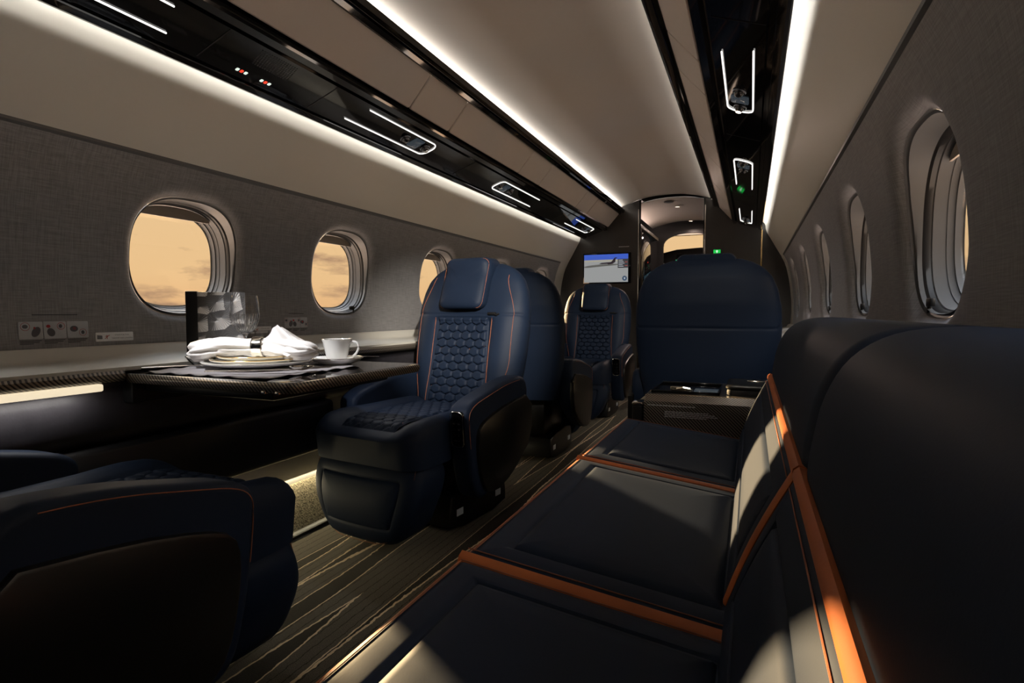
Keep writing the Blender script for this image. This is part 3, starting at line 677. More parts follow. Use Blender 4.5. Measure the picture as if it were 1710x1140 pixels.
# ------------------------------------------------------------ sofa
sofa = thing('sofa', 'long navy leather divan with orange trim under the right windows', 'sofa', (.6, .7, .02))
SX0, SX1 = .33, .70
def seat_z(x): return .452 - (x-SX0)/(SX1-SX0)*.042
rel(build('base', prism(smooth_poly([(-.5, .04), (1.855, .04), (1.855, .385), (-.5, .385)], 0), .352, .98, .01, 2), 'leather'), sofa)
SC = [(1.302, 1.856), (.704, 1.300), (.106, .702), (-.492, .104)]
for k, (y0, y1) in enumerate(SC):
    hy = (y1-y0)/2; hx = (SX1+.04-SX0)/2; xc = (SX0+SX1+.04)/2; yc = (y0+y1)/2
    # trapezoid embossed inset
    c = rel(build('seat_cushion', pad(hx, hy-.0015, .018, [(0, -.075), (0, -.02), (.001, -.012), (.005, -.004), (.012, .001), (.025, .004), (.045, .006), (.052, .0055), (.0555, .0020), (.0585, .0020), (.062, .0065), (.072, .0095), (.10, .012), (.14, .013)],
              lambda u, v, w: (xc+u, yc+v, seat_z(xc+u)+w), n=6, sub=8), 'leather'), sofa)
    S = []
    fx = lambda off, z: (SX0+off, z)
    bars = [loft([[(SX0-.004, y, seat_z(SX0)-.030), (SX0-.006, y, seat_z(SX0)-.016), (SX0-.001, y, seat_z(SX0)-.008), (SX0+.006, y, seat_z(SX0)-.0045), (SX0+.006, y, seat_z(SX0)-.02)] for y in (y0+.002, y1-.002)])]
    # band along the near edge of each cushion
    bw = .014
    sec = []
    for i in range(13):
        x = SX0-.002+(SX1-SX0)*i/12; z = seat_z(x)
        sec.append([(x, y0-.003, z-.030), (x, y0-.004, z-.010), (x, y0+.001, z-.0015), (x, y0+.012, z+.0025), (x, y0+.014, z-.006), (x, y0+.010, z-.03)])
    bars.append(loft(sec))
    p = build('orange_trim', join(*bars), 'orange'); p.parent = c
    P = [(SX0+.004+(SX1-SX0)*i/40, y0+.020, seat_z(SX0+(SX1-SX0)*i/40)+.0035) for i in range(41)]
    for sq in (tube(P, .0009, 5), tube([(SX0+.0125, y, seat_z(SX0)+.0008) for y in [y0+.02+(y1-y0-.04)*i/10 for i in range(11)]], .0009, 5),
                                tube([(SX0+.01+(SX1-SX0)*i/40, y1-.012, seat_z(SX0+(SX1-SX0)*i/40)+.0012) for i in range(41)], .0009, 5)): build('stitching', sq, 'thread', c)
# lower back cushions: plane from (.675,.40) to (.762,.612)
b0, b1 = Vector((.682, .40)), Vector((.764, .612)); bd = (b1-b0); bL = bd.length; bd /= bL; bn = Vector((-bd.y, bd.x))
for (y0, y1) in ((.762, 1.856), (-.49, .758)):
    hy = (y1-y0)/2; yc = (y0+y1)/2
    def bf(u, v, w):
        t = v/bL+.5; sk = .045*(.5-t)   # seam leans forward toward the seat
        p = b0+bd*(v+bL/2)+bn*(w+.006*math.sin(max(0, min(1, t))*PI)); return (p.x, yc+u+sk*(1 if y0 > 0 or u > 0 else 0), p.y)
    c = rel(build('back_cushion', pad(hy, bL/2, .014, [(0, -.06), (0, -.012), (.002, -.005), (.008, .001), (.02, .003), (.048, .004), (.0515, .003), (.0545, -.0015), (.0575, -.0015), (.061, .003), (.07, .005), (.09, .006)], bf, n=5, sub=12), 'leather'), sofa)
    # orange band along the top, and along the end seam
    T = [loft([[bf(u, bL/2+dv, w) for dv, w in ((-.010, -.004), (-.008, .004), (0, .0065), (.007, .003), (.008, -.01))] for u in [-hy+.002+(2*hy-.004)*i/24 for i in range(25)]])]
    if y0 > 0: T.append(loft([[bf(-hy+du, v, w) for du, w in ((-.003, -.02), (-.004, .001), (.002, .0045), (.012, .005), (.013, -.006))] for v in [-bL/2+bL*i/12 for i in range(13)]]))
    p = build('orange_trim', join(*T), 'orange'); p.parent = c
    st = build('stitching', tube([bf(u, bL/2-.018, .0035) for u in [-hy+.02+(2*hy-.04)*i/40 for i in range(41)]], .0009, 5), 'thread'); st.parent = c
# bolsters
BO = spline([(.772, .600, 0), (.768, .625, 0), (.772, .66, 0), (.783, .71, 0), (.806, .752, 0), (.845, .778, 0), (.90, .786, 0), (.955, .782, 0), (.998, .765, 0), (1.008, .73, 0)], 4)
for (y0, y1, r1, r0) in ((.722, 1.875, .10, .035), (-.49, .718, .035, .03)):
    S = []; ys = []
    L_ = y1-y0
    for i in range(13): a = PI/2*i/12; ys.append((y0+r0*(1-math.cos(a)), math.sin(a), r0))
    ys += [(y0+r0+(L_-r0-r1)*i/8, 1, r0) for i in range(1, 8)]
    for i in range(13): a = PI/2*(1-i/12); ys.append((y1-r1*(1-math.cos(a)), math.sin(a), r1))
    cx, cz = .90, .64
    for y, s_, rr in ys:
        sh = rr*(1-s_)
        ring = []
        for p in BO:
            dx, dz = p.x-cx, p.y-cz; l = math.hypot(dx, dz); k = (l-sh*.9)/l; ring.append((cx+dx*k, y, max(.56, cz+dz*k)))
        ring += [(1.0, y, .56), (.80, y, .56)]; S.append(ring)
    rel(build('bolster', loft(S), 'leather', angle=60), sofa)

# ------------------------------------------------------------ console behind the sofa
con = thing('console', 'carbon fibre console between the sofa end and the seat seen from behind', 'console', (.66, 2.1, .02))
CX0, CX1, CY0, CY1, CZ = .385, .985, 1.885, 2.30, .527
rel(build('cabinet_body', prism(smooth_poly([(CY0, .02), (CY1, .02), (CY1, CZ), (CY0+.035, CZ), (CY0+.008, CZ-.02), (CY0, CZ-.05)], 0), CX0, CX1, .008, 3), 'carbon', angle=30), con)
rel(build('side_panel', bbox(CX0-.035, CX0-.002, CY0-.005, CY1, .02, CZ-.035, .006), 'satin_black'), con)
rel(build('corner_cap', bbox(CX0-.036, CX0-.001, CY0-.007, CY0+.06, CZ-.034, CZ-.024, .004), 'chrome'), con)
tr = rel(build('tray', join(*[bbox(a, b, c, d, CZ-.001, CZ+.010, .003) for a, b, c, d in ((.40, .62, 1.95, 1.958), (.40, .62, 2.20, 2.208), (.40, .408, 1.95, 2.208), (.612, .62, 1.95, 2.208))]), 'gloss_black'), con)
rel(build('tray_floor', bbox(.405, .615, 1.955, 2.205, CZ, CZ+.002), 'gloss_black', smooth=False), con)
lt = rel(build('latch', join(bbox(.455, .51, 2.02, 2.04, CZ+.002, CZ+.016, .004), tube([(.48, 2.0, CZ+.01), (.50, 1.99, CZ+.016), (.52, 2.01, CZ+.01)], .005, 6), bbox(.505, .53, 2.0, 2.03, CZ+.002, CZ+.012, .003)), 'chrome'), con)
rel(build('display', pad(.04, .04, .006, [(0, 0), (0, .006), (.002, .008)], lambda u, v, w: (.575+u, 2.02+v, CZ+w)), 'display'), con)
bx = thing('lidded_box', 'flat dark lidded box with two silver bars on top of the console', 'box', (.76, 2.08, CZ))
rel(build('box_body', pad(.125, .11, .02, [(0, 0), (0, .014), (.002, .018), (.008, .020)], lambda u, v, w: (.765+u, 2.08+v, CZ+.0005+w)), 'shell_grain'), bx)
rel(build('lid', pad(.128, .113, .022, [(.004, 0), (0, .003), (0, .008), (.004, .012), (.02, .014)], lambda u, v, w: (.765+u, 2.08+v, CZ+.021+w)), 'shell'), bx)
for x0, x1 in ((.70, .762), (.766, .85)): rel(build('silver_bar', bbox(x0, x1, 2.10, 2.112, CZ+.034, CZ+.038, .001), 'silver'), bx)
for k, (w_, dz) in enumerate(((.16, .0), (.15, .005), (.09, .010), (.13, .015))):
    pass
def lines(x, z, y, rows):
    parts = []
    for i, w_ in enumerate(rows):
        u = 0
        while u < w_:
            l = random.uniform(.006, .016); l = min(l, w_-u); parts.append(bbox(x+u, x+u+l, y-.0008, y, z-i*.0055-.003, z-i*.0055)); u += l+.002
    return join(*parts)
rel(build('printed_lines', lines(.455, .478, CY0, (.135, .155, .165, .13)), 'print_white', smooth=False), con)
rel(build('printed_lines', lines(.40, .497, CY0-.001, (.15,)), 'print_white', smooth=False), con)

# ------------------------------------------------------------ table and its setting
TZ = .645
tb = thing('folding_table', 'glossy black folding table with carbon fibre rim reaching out from the left ledge', 'table', (-.48, 1.2, TZ-.02))
tc_ = lambda u, v, w: (-.485+u, 1.205+v, TZ-.018+w)
rel(build('tabletop', pad(.270, .258, .016, [(0, 0), (0, .016), (.001, .018), (.004, .018)], tc_), 'gloss_black'), tb)
rel(build('carbon_rim', loft([[tc_(x, y, w) for x, y in rrect(.279-d, .267-d, .02, 6)] for d, w in ((.014, -.008), (.004, -.006), (0, .003), (0, .011), (.003, .0165), (.009, .0175))], caps=False), 'carbon', angle=30), tb)
rel(build('underframe', bbox(-.74, -.30, .98, 1.43, TZ-.050, TZ-.026, .006), 'satin_black'), tb)
for x in (-.245, -.285): rel(build('latch', bbox(x-.006, x+.006, .936, .946, TZ-.026, TZ-.020, .001), 'chrome'), tb)

def pm(u, v):
    x = -.515+.205*u; y = 1.135+.175*v; e = max(abs(u), abs(v)); a = math.atan2(v, u)
    s = sm(e, .8, 1); return (x+.003*s*math.sin(v*17), y+.003*s*math.sin(u*19), TZ+.0022+.0016*s*(1+math.sin(a*21)))
g = grid(60, 60, lambda i, j: pm(i*2-1, j*2-1)); g2 = ([(p[0], p[1], p[2]-.0018) for p in g[0]], g[1])
tag(build('placemat', join(g, g2), 'grey_linen'), 'grey linen placemat with wavy edge on the black table', 'placemat')
PX, PY = -.54, 1.165
def plate(r, z, m, rim='gold_china'):
    P = [(.0005, .0), (r*.55, 0), (r*.62, .002), (r*.95, .011), (r, .0145), (r*.995, .017), (r*.93, .0145), (r*.64, .006), (r*.58, .0045), (.0005, .0045)]
    o = build('plate', lathe(P, 48, (PX, PY, z)), m); return o
c = thing('plate', 'large white charger plate at the bottom of the stack on the placemat', 'plate', (PX, PY, TZ+.005), 0, 'stacked plates')
rel(plate(.142, TZ+.006, 'porcelain'), c).name = 'dish'; rel(build('gilt_rim', tube([(PX+.1415*math.cos(2*PI*k/64), PY+.1415*math.sin(2*PI*k/64), TZ+.0225) for k in range(64)], .0013, 6, closed=True), 'gold_china'), c)
c = thing('plate', 'middle gilt edged plate between the charger and the top plate', 'plate', (PX, PY, TZ+.016), 0, 'stacked plates')
rel(plate(.122, TZ+.013, 'gold_china'), c).name = 'dish'; rel(build('gilt_rim', tube([(PX+.1215*math.cos(2*PI*k/64), PY+.1215*math.sin(2*PI*k/64), TZ+.0295) for k in range(64)], .0013, 6, closed=True), 'brass'), c)
c = thing('plate', 'smallest gilt plate on top of the stack under the napkin', 'plate', (PX, PY, TZ+.026), 0, 'stacked plates')
rel(plate(.104, TZ+.021, 'gold_china'), c).name = 'dish'; rel(build('gilt_rim', tube([(PX+.1035*math.cos(2*PI*k/64), PY+.1035*math.sin(2*PI*k/64), TZ+.0375) for k in range(64)], .0013, 6, closed=True), 'brass'), c)
# napkin: gathered cloth through a ring; axis lies across the view
VX = Vector((math.cos(math.radians(25)), math.sin(math.radians(25)), 0)); VY = Vector((-VX.y, VX.x, 0))
NC = Vector((PX-.02, PY-.02, TZ+.060))
def nap():
    S = []; N_ = 72
    T = [(-.150, .006, .008), (-.148, .022, .018), (-.138, .034, .026), (-.11, .040, .028), (-.08, .040, .026), (-.05, .034, .024), (-.02, .027, .022), (.005, .022, .021), (.025, .021, .021), (.042, .022, .022), (.058, .030, .024), (.075, .040, .026), (.095, .048, .028), (.12, .054, .028), (.145, .056, .026), (.165, .050, .024), (.180, .034, .018), (.186, .012, .008)]
    for t, a, b in T:
        ring = []; g = sm(abs(t-.03), .01, .07)
        for k in range(N_):
            q = 2*PI*k/N_
            r1 = abs(math.sin(q*4.0+t*9)); f = 1+g*(.20*(r1-.6)+.07*math.sin(q*13-t*50)) + (1-g)*.10*math.sin(q*11)
            ring.append(NC+VX*(t+.006*math.sin(q*5))+VY*(a*f*math.cos(q))+Vector((0, 0, b*f*math.sin(q)-.012*sm(abs(t), .06, .15))))
        S.append(ring)
    body = loft(S)
    def leaf(P0, P1, P2, P3, bow):
        def fn(u, v, w=0):
            p = (P0*(1-u)+P1*u)*(1-v)+(P3*(1-u)+P2*u)*v
            return p+VY*(bow*math.sin(u*PI)*math.sin(v*PI)+.004*math.sin(u*14+v*5)+w)+Vector((0, 0, .002*math.sin(u*11)))
        a = grid(18, 18, lambda u, v: fn(u, v)); b_ = grid(18, 18, lambda u, v: fn(u, v, .003)); return join(a, b_)
    L3 = lambda t, y, z: NC+VX*t+VY*y+Vector((0, 0, z))
    return join(body, leaf(L3(.045, -.014, .010), L3(.082, -.004, .062), L3(.150, -.012, .004), L3(.120, -.040, -.010), -.014),
                leaf(L3(.042, .010, .012), L3(.086, .016, .056), L3(.165, .030, .006), L3(.11, .0, -.005), .012),
                leaf(L3(.050, -.02, .004), L3(.12, -.030, .026), L3(.185, -.035, .002), L3(.13, -.060, -.022), -.010))
tag(build('napkin', nap(), 'linen', angle=70), 'white linen napkin gathered through a silver ring on the plates', 'napkin')
P = [(.0265, -.013), (.029, -.014), (.030, -.010), (.0285, 0), (.030, .010), (.029, .014), (.0265, .013), (.0255, 0)]
R = Matrix.Translation(NC+VX*.033) @ VX.to_track_quat('Z', 'Y').to_matrix().to_4x4()
tag(build('napkin_ring', xf(loft([[(r*math.cos(2*PI*k/32), r*math.sin(2*PI*k/32), z) for k in range(32)] for r, z in P+[P[0]]], caps=False), R), 'silver'), 'silver ring around the white napkin', 'napkin ring')
# cutlery
def cutlery(kind, loc, rz, label, s=1):
    z = 0
    pts = [(0, -.10, .003), (0, -.06, .004), (0, -.01, .005), (0, .035, .005)]
    h = tube(pts, [.0045*s, .0036, .0026, .0022], 8, flat=.5)
    if kind == 'spoon':
        head = grid(10, 12, lambda u, v: ((u-.5)*.038*math.sin(max(.02, min(1, v*.96+.04))*PI)**.6, .033+v*.06, .004-.010*(1-(2*u-1)**2)*math.sin(v*PI)+.007))
        head = join(head, ([(p[0], p[1], p[2]+.0012) for p in head[0]], head[1]))
    elif kind == 'fork':
        head = join(bbox(-.010, .010, .034, .052, .004, .0062, .001), *[bbox(x-.0014, x+.0014, .05, .088, .004, .006, .0006) for x in (-.0085, -.0028, .0028, .0085)])
    else:
        head = prism([(.03, -.004), (.10, -.008), (.118, -.002), (.11, .006), (.03, .005)], .004, .0055, fn=lambda a, b, c: (b, a, c))
    hn = 'bowl' if kind == 'spoon' else 'tines' if kind == 'fork' else 'blade'
    r = thing(kind, label, kind, loc, rz); build('handle', h, 'silver', r); build(hn, head, 'silver', r, angle=60)
    return r
cutlery('fork', (-.685, 1.055, TZ+.0065), math.radians(-38), 'silver fork left of the plates at the placemat edge')
cutlery('knife', (-.435, 1.03, TZ+.0065), math.radians(-62), 'silver knife in front of the plates')
cutlery('spoon', (-.385, 1.07, TZ+.0065), math.radians(-50), 'silver soup spoon right of the plates with its bowl to the aisle')
# wine glass
def glassware(name, label, cat, loc, prof, extra=None, group=None):
    o = build(name, lathe(prof, 40), 'glass'); o.location = loc; return tag(o, label, cat, group)
WG = [(.0005, 0), (.034, 0), (.034, .0012), (.02, .003), (.006, .007), (.004, .015), (.0036, .05), (.0042, .075), (.007, .084), (.018, .094), (.030, .109), (.038, .130), (.0400, .152), (.038, .178), (.0345, .199),
      (.0335, .199), (.037, .178), (.039, .152), (.037, .131), (.029, .111), (.017, .097), (.006, .0905), (.0005, .089)]
wg = thing('wine_glass', 'tall crystal wine glass standing behind the plates in front of the menu', 'glass', (-.655, 1.225, TZ+.004))
build('goblet', lathe(WG, 48), 'glass', wg)
cuts = []
for k in range(28):
    a = 2*PI*k/28
    cuts.append(tube([(ip(z, [(.088, .0095), (.096, .021), (.109, .0305), (.130, .0383), (.145, .0400)])*math.cos(a)*1.0, ip(z, [(.088, .0095), (.096, .021), (.109, .0305), (.130, .0383), (.145, .0400)])*math.sin(a), z) for z in (.090, .098, .109, .122, .134, .145)], .0011, 5))
build('crystal_cuts', join(*cuts), 'glass', wg)
TG = [(.0005, 0), (.019, 0), (.021, .002), (.0235, .085), (.0228, .085), (.0203, .006), (.0005, .006)]
for (x, y), lb in (((-.79, 1.415), 'left'), ((-.735, 1.43), 'right')):
    glassware('tumbler', 'small clear tumbler behind the napkin, %s of the two' % lb, 'glass', (x, y, TZ+.009 if x < -.757 else TZ+.0012), TG, group='tumblers behind the napkin')
gd = glassware('glass_dish', 'small clear glass dish left of the plates on the table', 'dish', (-.712, 1.125, TZ+.005), [(.0005, 0), (.02, 0), (.022, .002), (.036, .018), (.042, .027), (.040, .028), (.034, .020), (.020, .005), (.0005, .004)])
# cup and saucer
CXY = (-.412, 1.333)
sa = thing('saucer', 'white saucer with fluted rim under the coffee cup', 'saucer', (*CXY, TZ+.001))
def flute(vf, amp, n_): return [(x*(1+amp*math.sin(math.atan2(y, x)*n_)*sm(math.hypot(x, y), .05, .08)), y*(1+amp*math.sin(math.atan2(y, x)*n_)*sm(math.hypot(x, y), .05, .08)), z) for x, y, z in vf[0]], vf[1]
build('dish', flute(lathe([(.0005, 0), (.04, 0), (.044, .002), (.062, .009), (.0745, .019), (.0735, .0215), (.060, .012), (.045, .0065), (.04, .004), (.0005, .004)], 64), .012, 10), 'porcelain', sa)
build('gilt_rim', tube([(.0740*math.cos(2*PI*k/60), .0740*math.sin(2*PI*k/60), .0212) for k in range(60)], .0010, 5, closed=True), 'chrome', sa)
cp = thing('coffee_cup', 'white porcelain cup with looped handle standing on its saucer', 'cup', (*CXY, TZ+.0065))
build('cup_body', lathe([(.0005, 0), (.024, 0), (.026, .003), (.031, .020), (.036, .045), (.040, .062), (.043, .069), (.0415, .0695), (.038, .062), (.034, .045), (.029, .021), (.022, .006), (.0005, .005)], 48), 'porcelain', cp)
ha = math.radians(22); H = [(.036, .056), (.048, .062), (.060, .058), (.064, .045), (.058, .030), (.045, .018), (.030, .014)]
build('handle', tube([(r*math.cos(ha), r*math.sin(ha), z) for r, z, _ in spline([(a, b, 0) for a, b in H], 5)], .0035, 8), 'porcelain', cp)
build('gilt_rim', tube([(.0423*math.cos(2*PI*k/48), .0423*math.sin(2*PI*k/48), .0695) for k in range(48)], .0010, 5, closed=True), 'chrome', cp)
tsn = cutlery('teaspoon', (-.350, 1.350, TZ+.0228), math.radians(-75), 'small silver teaspoon resting on the saucer'); tsn.scale = (.6, .55, .6)
# menu folder
mf = thing('menu_folder', 'upright menu with black spine and swirled silver cover behind the glass', 'menu', (-.80, 1.235, TZ+.0125), math.radians(38))
build('spine', bbox(-.070, -.038, -.012, .012, 0, .205, .002), 'satin_black', mf)
build('cover', bbox(-.038, .095, -.010, -.004, 0, .203, .001), 'foil', mf)
build('back_cover', bbox(-.038, .090, .004, .010, 0, .203, .001), 'satin_black', mf)
build('pages', bbox(-.038, .086, -.004, .004, .003, .198), 'linen', mf)

# ------------------------------------------------------------ placards on the left wall
def wallplate(yc, zc, w, h):
    return lambda u, v, k=0: (-(wx(zc+v)-.0015-k), yc+u, zc+v)
def placard3(yc, zc, w, h, label, m):
    r = thing('safety_placard', label, 'placard', (-wx(zc), yc, zc), 0, 'pictogram placards on the left wall')
    F = wallplate(yc, zc, w, h); cw = w/3
    for i in range(3):
        c0 = -w/2+cw*(i+.5)
        p = rel(build('card', pad(cw/2-.0008, h/2, .002, [(0, -.002), (0, .0006), (.0004, .001)], lambda u, v, k: F(c0+u, v, k)), m), r)
        def blob(cx, cy, rx, ry, mm, nm, rot=0):
            o = build(nm, loft([[F(c0+cx+rx*math.cos(2*PI*k/20)*math.cos(rot)-ry*math.sin(2*PI*k/20)*math.sin(rot), cy+rx*math.cos(2*PI*k/20)*math.sin(rot)+ry*math.sin(2*PI*k/20)*math.cos(rot), d) for k in range(20)] for d in (.001, .0016)]), mm, None, smooth=False); o.parent = r; o.matrix_parent_inverse = Matrix.Translation(-Vector(r.location))
        def ring(cx, cy, rr):
            o = build('red_circle', tube([F(c0+cx+rr*math.cos(2*PI*k/24), cy+rr*math.sin(2*PI*k/24), .0018) for k in range(24)], .0005, 4, closed=True), 'ink_red', None); o.parent = r; o.matrix_parent_inverse = Matrix.Translation(-Vector(r.location))
        s = h/.045
        if i == 0: ring(-.013, .010*s, .010*s); blob(-.013, .010*s, .006, .005*s, 'ink_grey', 'pictogram'); blob(.011, -.004*s, .009, .014*s, 'ink_grey', 'pictogram', -.5); blob(.008, .006*s, .0025, .003*s, 'ink_red', 'pictogram')
        if i == 1: ring(.014, .010*s, .009*s); blob(-.010, -.006*s, .009, .011*s, 'ink_grey', 'pictogram', .4); blob(-.016, .010*s, .005, .004*s, 'ink_red', 'pictogram'); blob(.013, .010*s, .004, .005*s, 'ink_grey', 'pictogram')
        if i == 2: ring(.012, -.008*s, .009*s); blob(-.010, .002*s, .010, .008*s, 'ink_grey', 'pictogram'); blob(-.009, .003*s, .005, .004*s, 'ink_red', 'pictogram'); blob(.012, -.008*s, .004, .005*s, 'ink_grey', 'pictogram')
        tx = [bbox(-wx(zc)-.001+.0015, -wx(zc)+.002, yc+c0-cw*.45, yc+c0+cw*q, zc-h/2-.005-j*.004, zc-h/2-.0032-j*.004) for j, q in enumerate((.42, .34, .1))]
        rel(build('printed_lines', join(*tx), 'ink', smooth=False), r)
    rel(build('printed_lines', bbox(-wx(zc+h)-.001, -wx(zc+h)+.003, yc-w*.3, yc+w*.34, zc+h*.86, zc+h*.86+.0022), 'ink', smooth=False), r)
placard3(.93, .752, .168, .046, 'grey safety placard with three pictograms, lowest left before the first window', 'placard_grey')
placard3(1.812, .757, .127, .042, 'grey safety placard with three pictograms between the first two windows', 'placard_grey')
def stow(yc, zc, w, h, label):
    r = thing('stowage_placard', label, 'placard', (-wx(zc), yc, zc), 0, 'stowage placards on the left wall'); F = wallplate(yc, zc, w, h)
    rel(build('card', pad(w/2, h/2, .002, [(0, -.002), (0, .0006), (.0004, .001)], F), 'placard'), r)
    for j, t in enumerate(('STOW FOR TAXI,', 'TAKEOFF AND LANDING')):
        V, Fc = text(t, .0054*w/.107); V = [F(w*.19+p.x, .0045*(h/.026)-j*.009*(h/.026)+p.y, .0014) for p in V]
        rel(build('lettering', (V, Fc), 'ink', smooth=False), r)
    rel(build('pictogram', join(*[loft([[F(a*w/.107, b, d) for a, b in q] for d in (.001, .0016)]) for q in ([(-.050, -.006), (-.036, -.006), (-.036, .004), (-.050, .006)],)]), 'ink_grey', smooth=False), r)
    rel(build('pictogram', join(*[tube([F(a*w/.107, b, .0016) for a, b in q], .0009, 4) for q in ([(-.029, -.005), (-.022, .001), (-.016, .005)], [(-.028, .002), (-.020, .002)], [(-.023, .005), (-.023, -.006)])]), 'ink_red'), r)
stow(1.085, .728, .107, .026, 'small white placard reading STOW FOR TAXI left of the first window foot')
stow(1.628, .732, .100, .026, 'small white placard reading STOW FOR TAXI partly behind the tumblers')

# ------------------------------------------------------------ bulkhead, screen, doorway
OUT = [(.445, 1.755), (.55, 1.66), (.66, 1.60), (.80, 1.56), (.86, 1.45), (.93, 1.33), (.98, 1.24), (1.04, 1.1), (1.06, .9), (1.04, .65), (1.0, .3), (.97, -.03)]
DL, DR = -.245, .315
def top_at(x): u = abs(x)/.445; return 1.855-.104*u**2.4
left = [(DL, -.03)] + [(DL, top_at(DL)), (-.35, top_at(.35)), (-.445, 1.755)] + [(-x, z) for x, z in OUT[1:]]
right = [(DR, -.03)] + [(DR, top_at(DR)), (.38, top_at(.38)), (.445, 1.755)] + OUT[1:]
struct(build('wall_front_left', prism(left, YF, YF+.045, fn=lambda a, b, c: (a, c, b)), 'bulkhead', smooth=False))
struct(build('wall_front_right', prism(right, YF, YF+.045, fn=lambda a, b, c: (a, c, b)), 'bulkhead', smooth=False))
dr = struct(build('door_1', tube([(DL, YF-.004, .0), (DL, YF-.004, top_at(DL)-.01)] + [(x, YF-.004, top_at(x)-.008) for x in [DL+(DR-DL)*k/16 for k in range(1, 16)]] + [(DR, YF-.004, top_at(DR)-.01), (DR, YF-.004, 0)], .008, 8, up=Vector((0, 1, 0))), 'gloss_black'))
build('jamb_strip', bbox(DL-.016, DL-.008, YF-.016, YF-.002, .02, 1.74, .002), 'chrome', dr)
build('jamb_strip', bbox(DR+.004, DR+.012, YF-.016, YF-.002, .02, 1.74, .002), 'chrome', dr)
tag(build('trim_strip', bbox(.775, .787, YF-.012, YF-.001, .95, 1.50, .002), 'brass'), 'slim brass strip down the bulkhead right of the doorway', 'trim strip')
# screen
X0, X1, Z0, Z1, YS = -.776, -.322, 1.068, 1.352, YF-.03
tv = thing('wall_screen', 'lit wall screen showing an aircraft, above the far quilted seat', 'screen', (-.55, YF-.01, 1.07))
rel(build('frame', bbox(X0, X1, YF-.028, YF-.001, Z0, Z1, .004), 'gloss_black'), tv)
def flat(name, P, m, d): return rel(build(name, loft([[(X0+.012+(X1-X0-.036)*a, YS+q, Z0+.012+(Z1-Z0-.024)*b) for a, b in P] for q in (-d, .001)]), m, smooth=False), tv)
flat('picture', [(0, 0), (1, 0), (1, 1), (0, 1)], 'tv_ground', .001)
flat('sky_image', [(0, .80), (1, .80), (1, 1), (0, 1)], 'tv_blue', .0016)
flat('horizon_image', [(0, .74), (1, .74), (1, .81), (0, .81)], 'tv_horizon', .0018)
flat('shadow_image', smooth_poly([(0, .60), (0, .52), (.3, .56), (.72, .60), (.9, .64), (.5, .66)], 2), 'tv_shadow', .0020)
flat('aircraft_image', [(.34, .66), (.40, .70), (.62, .72), (.70, .87), (.74, .88), (.76, .86), (.72, .84), (.715, .72), (.66, .66), (.55, .63), (.54, .66), (.42, .655)], 'tv_plane', .0024)
flat('menu_image', [(.77, .50), (1, .50), (1, .82), (.77, .82)], 'tv_menu', .0026)
for k in range(5): flat('menu_image', [(.79, .77-k*.055), (.88+.02*(k % 3), .77-k*.055), (.88+.02*(k % 3), .785-k*.055), (.79, .785-k*.055)], 'tv_white', .0029)
for k in (1, 3): flat('menu_image', [(.93, .76-k*.065), (.985, .76-k*.065), (.985, .78-k*.065), (.93, .78-k*.065)], 'tv_red', .0029)
flat('button_image', [(.925+.052*math.cos(2*PI*k/20), .13+.088*math.sin(2*PI*k/20)) for k in range(20)], 'tv_navy', .0024)
flat('button_image', [(.905, .10), (.912, .09), (.945, .16), (.938, .17)], 'tv_white', .0028); flat('button_image', [(.938, .09), (.945, .10), (.912, .17), (.905, .16)], 'tv_white', .0030)
tag(build('lettering', join(*[bbox(-.44+i*.014, -.43+i*.014, YF-.001, YF+.001, 1.405, 1.411) for i in range(7)]), 'print_white', smooth=False), 'tiny row of pale printed lettering above the wall screen', 'lettering')
ex = thing('exit_sign', 'small green lit exit sign on the bulkhead above the seat seen from behind', 'sign', (.44, YF-.01, 1.31))
rel(build('frame', bbox(.388, .462, YF-.012, YF-.001, 1.305, 1.352, .003), 'satin_black'), ex)
rel(build('lit_face', bbox(.396, .454, YF-.014, YF-.011, 1.312, 1.344), 'exit_green', smooth=False), ex)
rel(build('arrow', prism([(.425, 1.341), (.437, 1.330), (.429, 1.330), (.429, 1.316), (.421, 1.316), (.421, 1.330), (.413, 1.330)], YF-.0152, YF-.0138, fn=lambda a, b, c: (a, c, b)), 'sign_white', smooth=False), ex)

# ------------------------------------------------------------ galley and flight deck beyond
g0, g1 = YF+.045, 6.75
P = [(-.36+.80*k/20, 1.835-.07*abs(-1+2*k/20)**2.2) for k in range(21)]
struct(build('ceiling_galley', slab(P[::-1], g0, g1, 1, .006), 'ceiling_cream'))
gl = thing('galley_cabinet', 'dark galley cabinet just inside the doorway on the left', 'cabinet', (-.4, 6, 0))
rel(build('body', bbox(-.62, -.27, g0+.01, g1-.25, .0, 1.58, .006), 'gloss_black'), gl)
rel(build('cornice', bbox(-.60, -.25, g0+.01, g1-.3, 1.585, 1.62, .004), 'shell'), gl)
rel(build('door_handle', bbox(-.268, -.262, 5.62, 5.64, 1.15, 1.30, .002), 'chrome'), gl)
gr = thing('galley_cabinet', 'dark galley cabinet inside the doorway on the right', 'cabinet', (.55, 6, 0))
rel(build('body', bbox(.37, .70, g0+.01, g1-.02, .0, 1.72, .006), 'gloss_black'), gr)
rel(build('door_handle', bbox(.362, .369, 5.7, 5.72, 1.1, 1.25, .002), 'chrome'), gr)
struct(build('trim_13', join(bbox(-.70, -.62, g0, 8.6, -.03, 1.98), bbox(.70, .78, g0, 8.6, -.03, 1.98), bbox(-.70, .78, g0, 7.6, 1.90, 1.98)), 'satin_black', smooth=False))
sp = tag(build('ceiling_speaker', lathe([(.045, 0), (.045, -.004), (.038, -.006), (.0005, -.006)], 28, (-.02, 5.5, 1.828)), 'frame_grey'), 'round grey speaker in the galley ceiling just past the doorway', 'speaker')
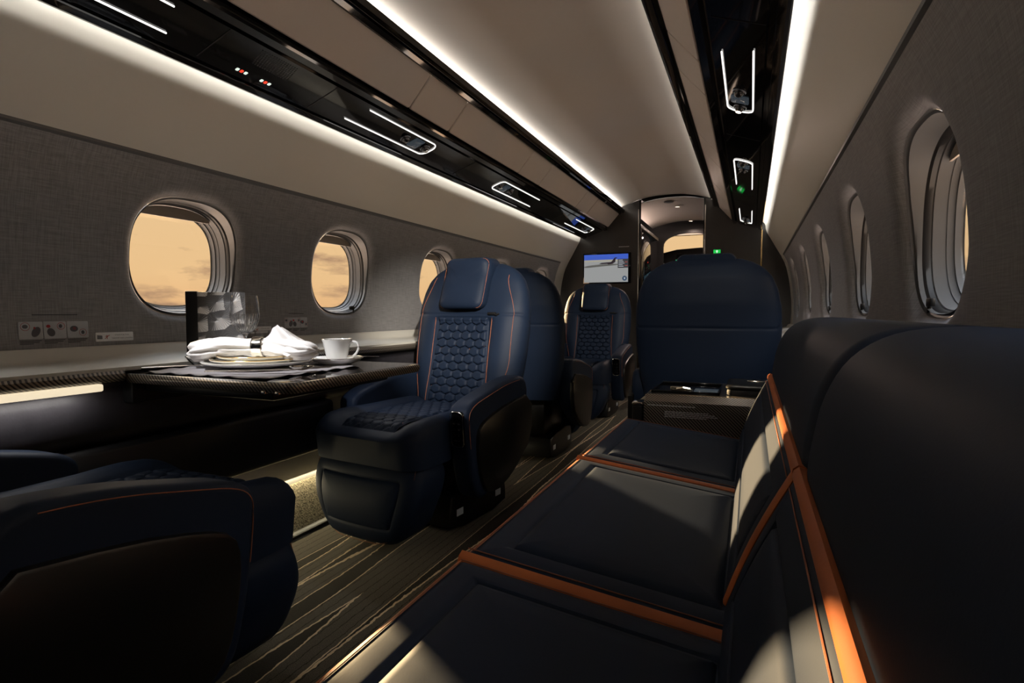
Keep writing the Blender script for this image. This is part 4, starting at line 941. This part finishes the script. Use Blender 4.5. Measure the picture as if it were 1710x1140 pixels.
for (x, y, z), lb in (((.03, 5.75, 1.822), 'round lit downlight in the galley ceiling, the larger one'), ((.08, 6.55, 1.80), 'small lit downlight at the flight deck arch')):
    d = thing('downlight', lb, 'ceiling light', (x, y, z)); build('bezel', lathe([(.030, .004), (.030, -.004), (.024, -.005), (.022, .002)], 24), 'chrome', d)
    build('lens', lathe([(.022, -.001), (.022, .001), (.0005, .001)], 20), 'lamp', d)
# flight deck arch
A = [(-.62, -.03), (-.62, 1.90), (.70, 1.90), (.70, -.03), (.34, -.03)]
arch = [(.34-.0*k, 1.55) for k in range(1)] + [(.05+.29*math.cos(t), 1.55+.15*math.sin(t)**.8) for t in [PI*k/16 for k in range(1, 16)]] + [(-.24, 1.55), (-.24, -.03)]
struct(build('wall_flight_deck', prism(A+arch, g1, g1+.05, fn=lambda a, b, c: (a, c, b)), 'satin_black', smooth=False))
struct(build('ceiling_flight_deck', slab([(.55, 1.70), (.4, 1.80), (.0, 1.86), (-.4, 1.80), (-.55, 1.70)], g1+.05, 7.75, 1, .006), 'ceiling_cream'))
fd = thing('instrument_panel', 'dark flight deck instrument panel with small lit screens seen through the doorway', 'instrument panel', (0, 7.9, 1.2))
rel(build('glareshield', prism([(-.60, 1.45), (-.45, 1.56), (-.2, 1.615), (.1, 1.63), (.4, 1.60), (.60, 1.50), (.60, 1.40), (-.60, 1.40)], 7.7, 8.15, .01, fn=lambda a, b, c: (a, c, b)), 'satin_black'), fd)
rel(build('panel', bbox(-.60, .60, 7.80, 7.86, .6, 1.42), 'satin_black', smooth=False), fd)
for k in range(4): rel(build('screen', bbox(-.5+k*.24, -.29+k*.24, 7.785, 7.80, 1.20, 1.38, .004), 'blue_screen'), fd)
rel(build('mode_panel', bbox(-.2, .3, 7.67, 7.70, 1.50, 1.56, .004), 'shell'), fd)
rel(build('warning_light', bbox(.0, .035, 7.66, 7.67, 1.52, 1.54), 'red_light', smooth=False), fd)
kn = [bbox(-.55+random.random()*1.05, 0, 0, 0, 0, 0) for _ in range(0)]
for k in range(26):
    x = -.5+random.random()*.95; z = 1.42+random.random()*.08
    rel(build('knob', lathe([(.007, 0), (.007, .012), (.0005, .013)], 8, (0, 0, 0)), 'print_white' if k % 3 else 'green_light'), fd).matrix_basis = Matrix.Translation((x, 7.69, z)) @ Matrix.Rotation(PI/2, 4, 'X')
ws = [(-.60, 1.48), (.60, 1.48), (.60, 1.80), (.3, 1.86), (-.3, 1.86), (-.60, 1.80)]
wn = struct(build('window_13', loft([[(x, 8.45-(z-1.3)*.5, z) for x, z in [(p[0]*s, 1.66+(p[1]-1.66)*s) for p in ws]] for s in (1, .93)], caps=False), 'frame_dark'))
build('pane', prism(ws, 0, .006, fn=lambda a, b, c: (a*.95, 8.45-(b-1.3)*.5+c, b)), 'pane', wn)
struct(build('trim_14', join(bbox(-.70, .78, 8.5, 8.6, -.03, 1.42), bbox(-.7, .78, 7.6, 8.3, 1.87, 1.9)), 'satin_black', smooth=False))
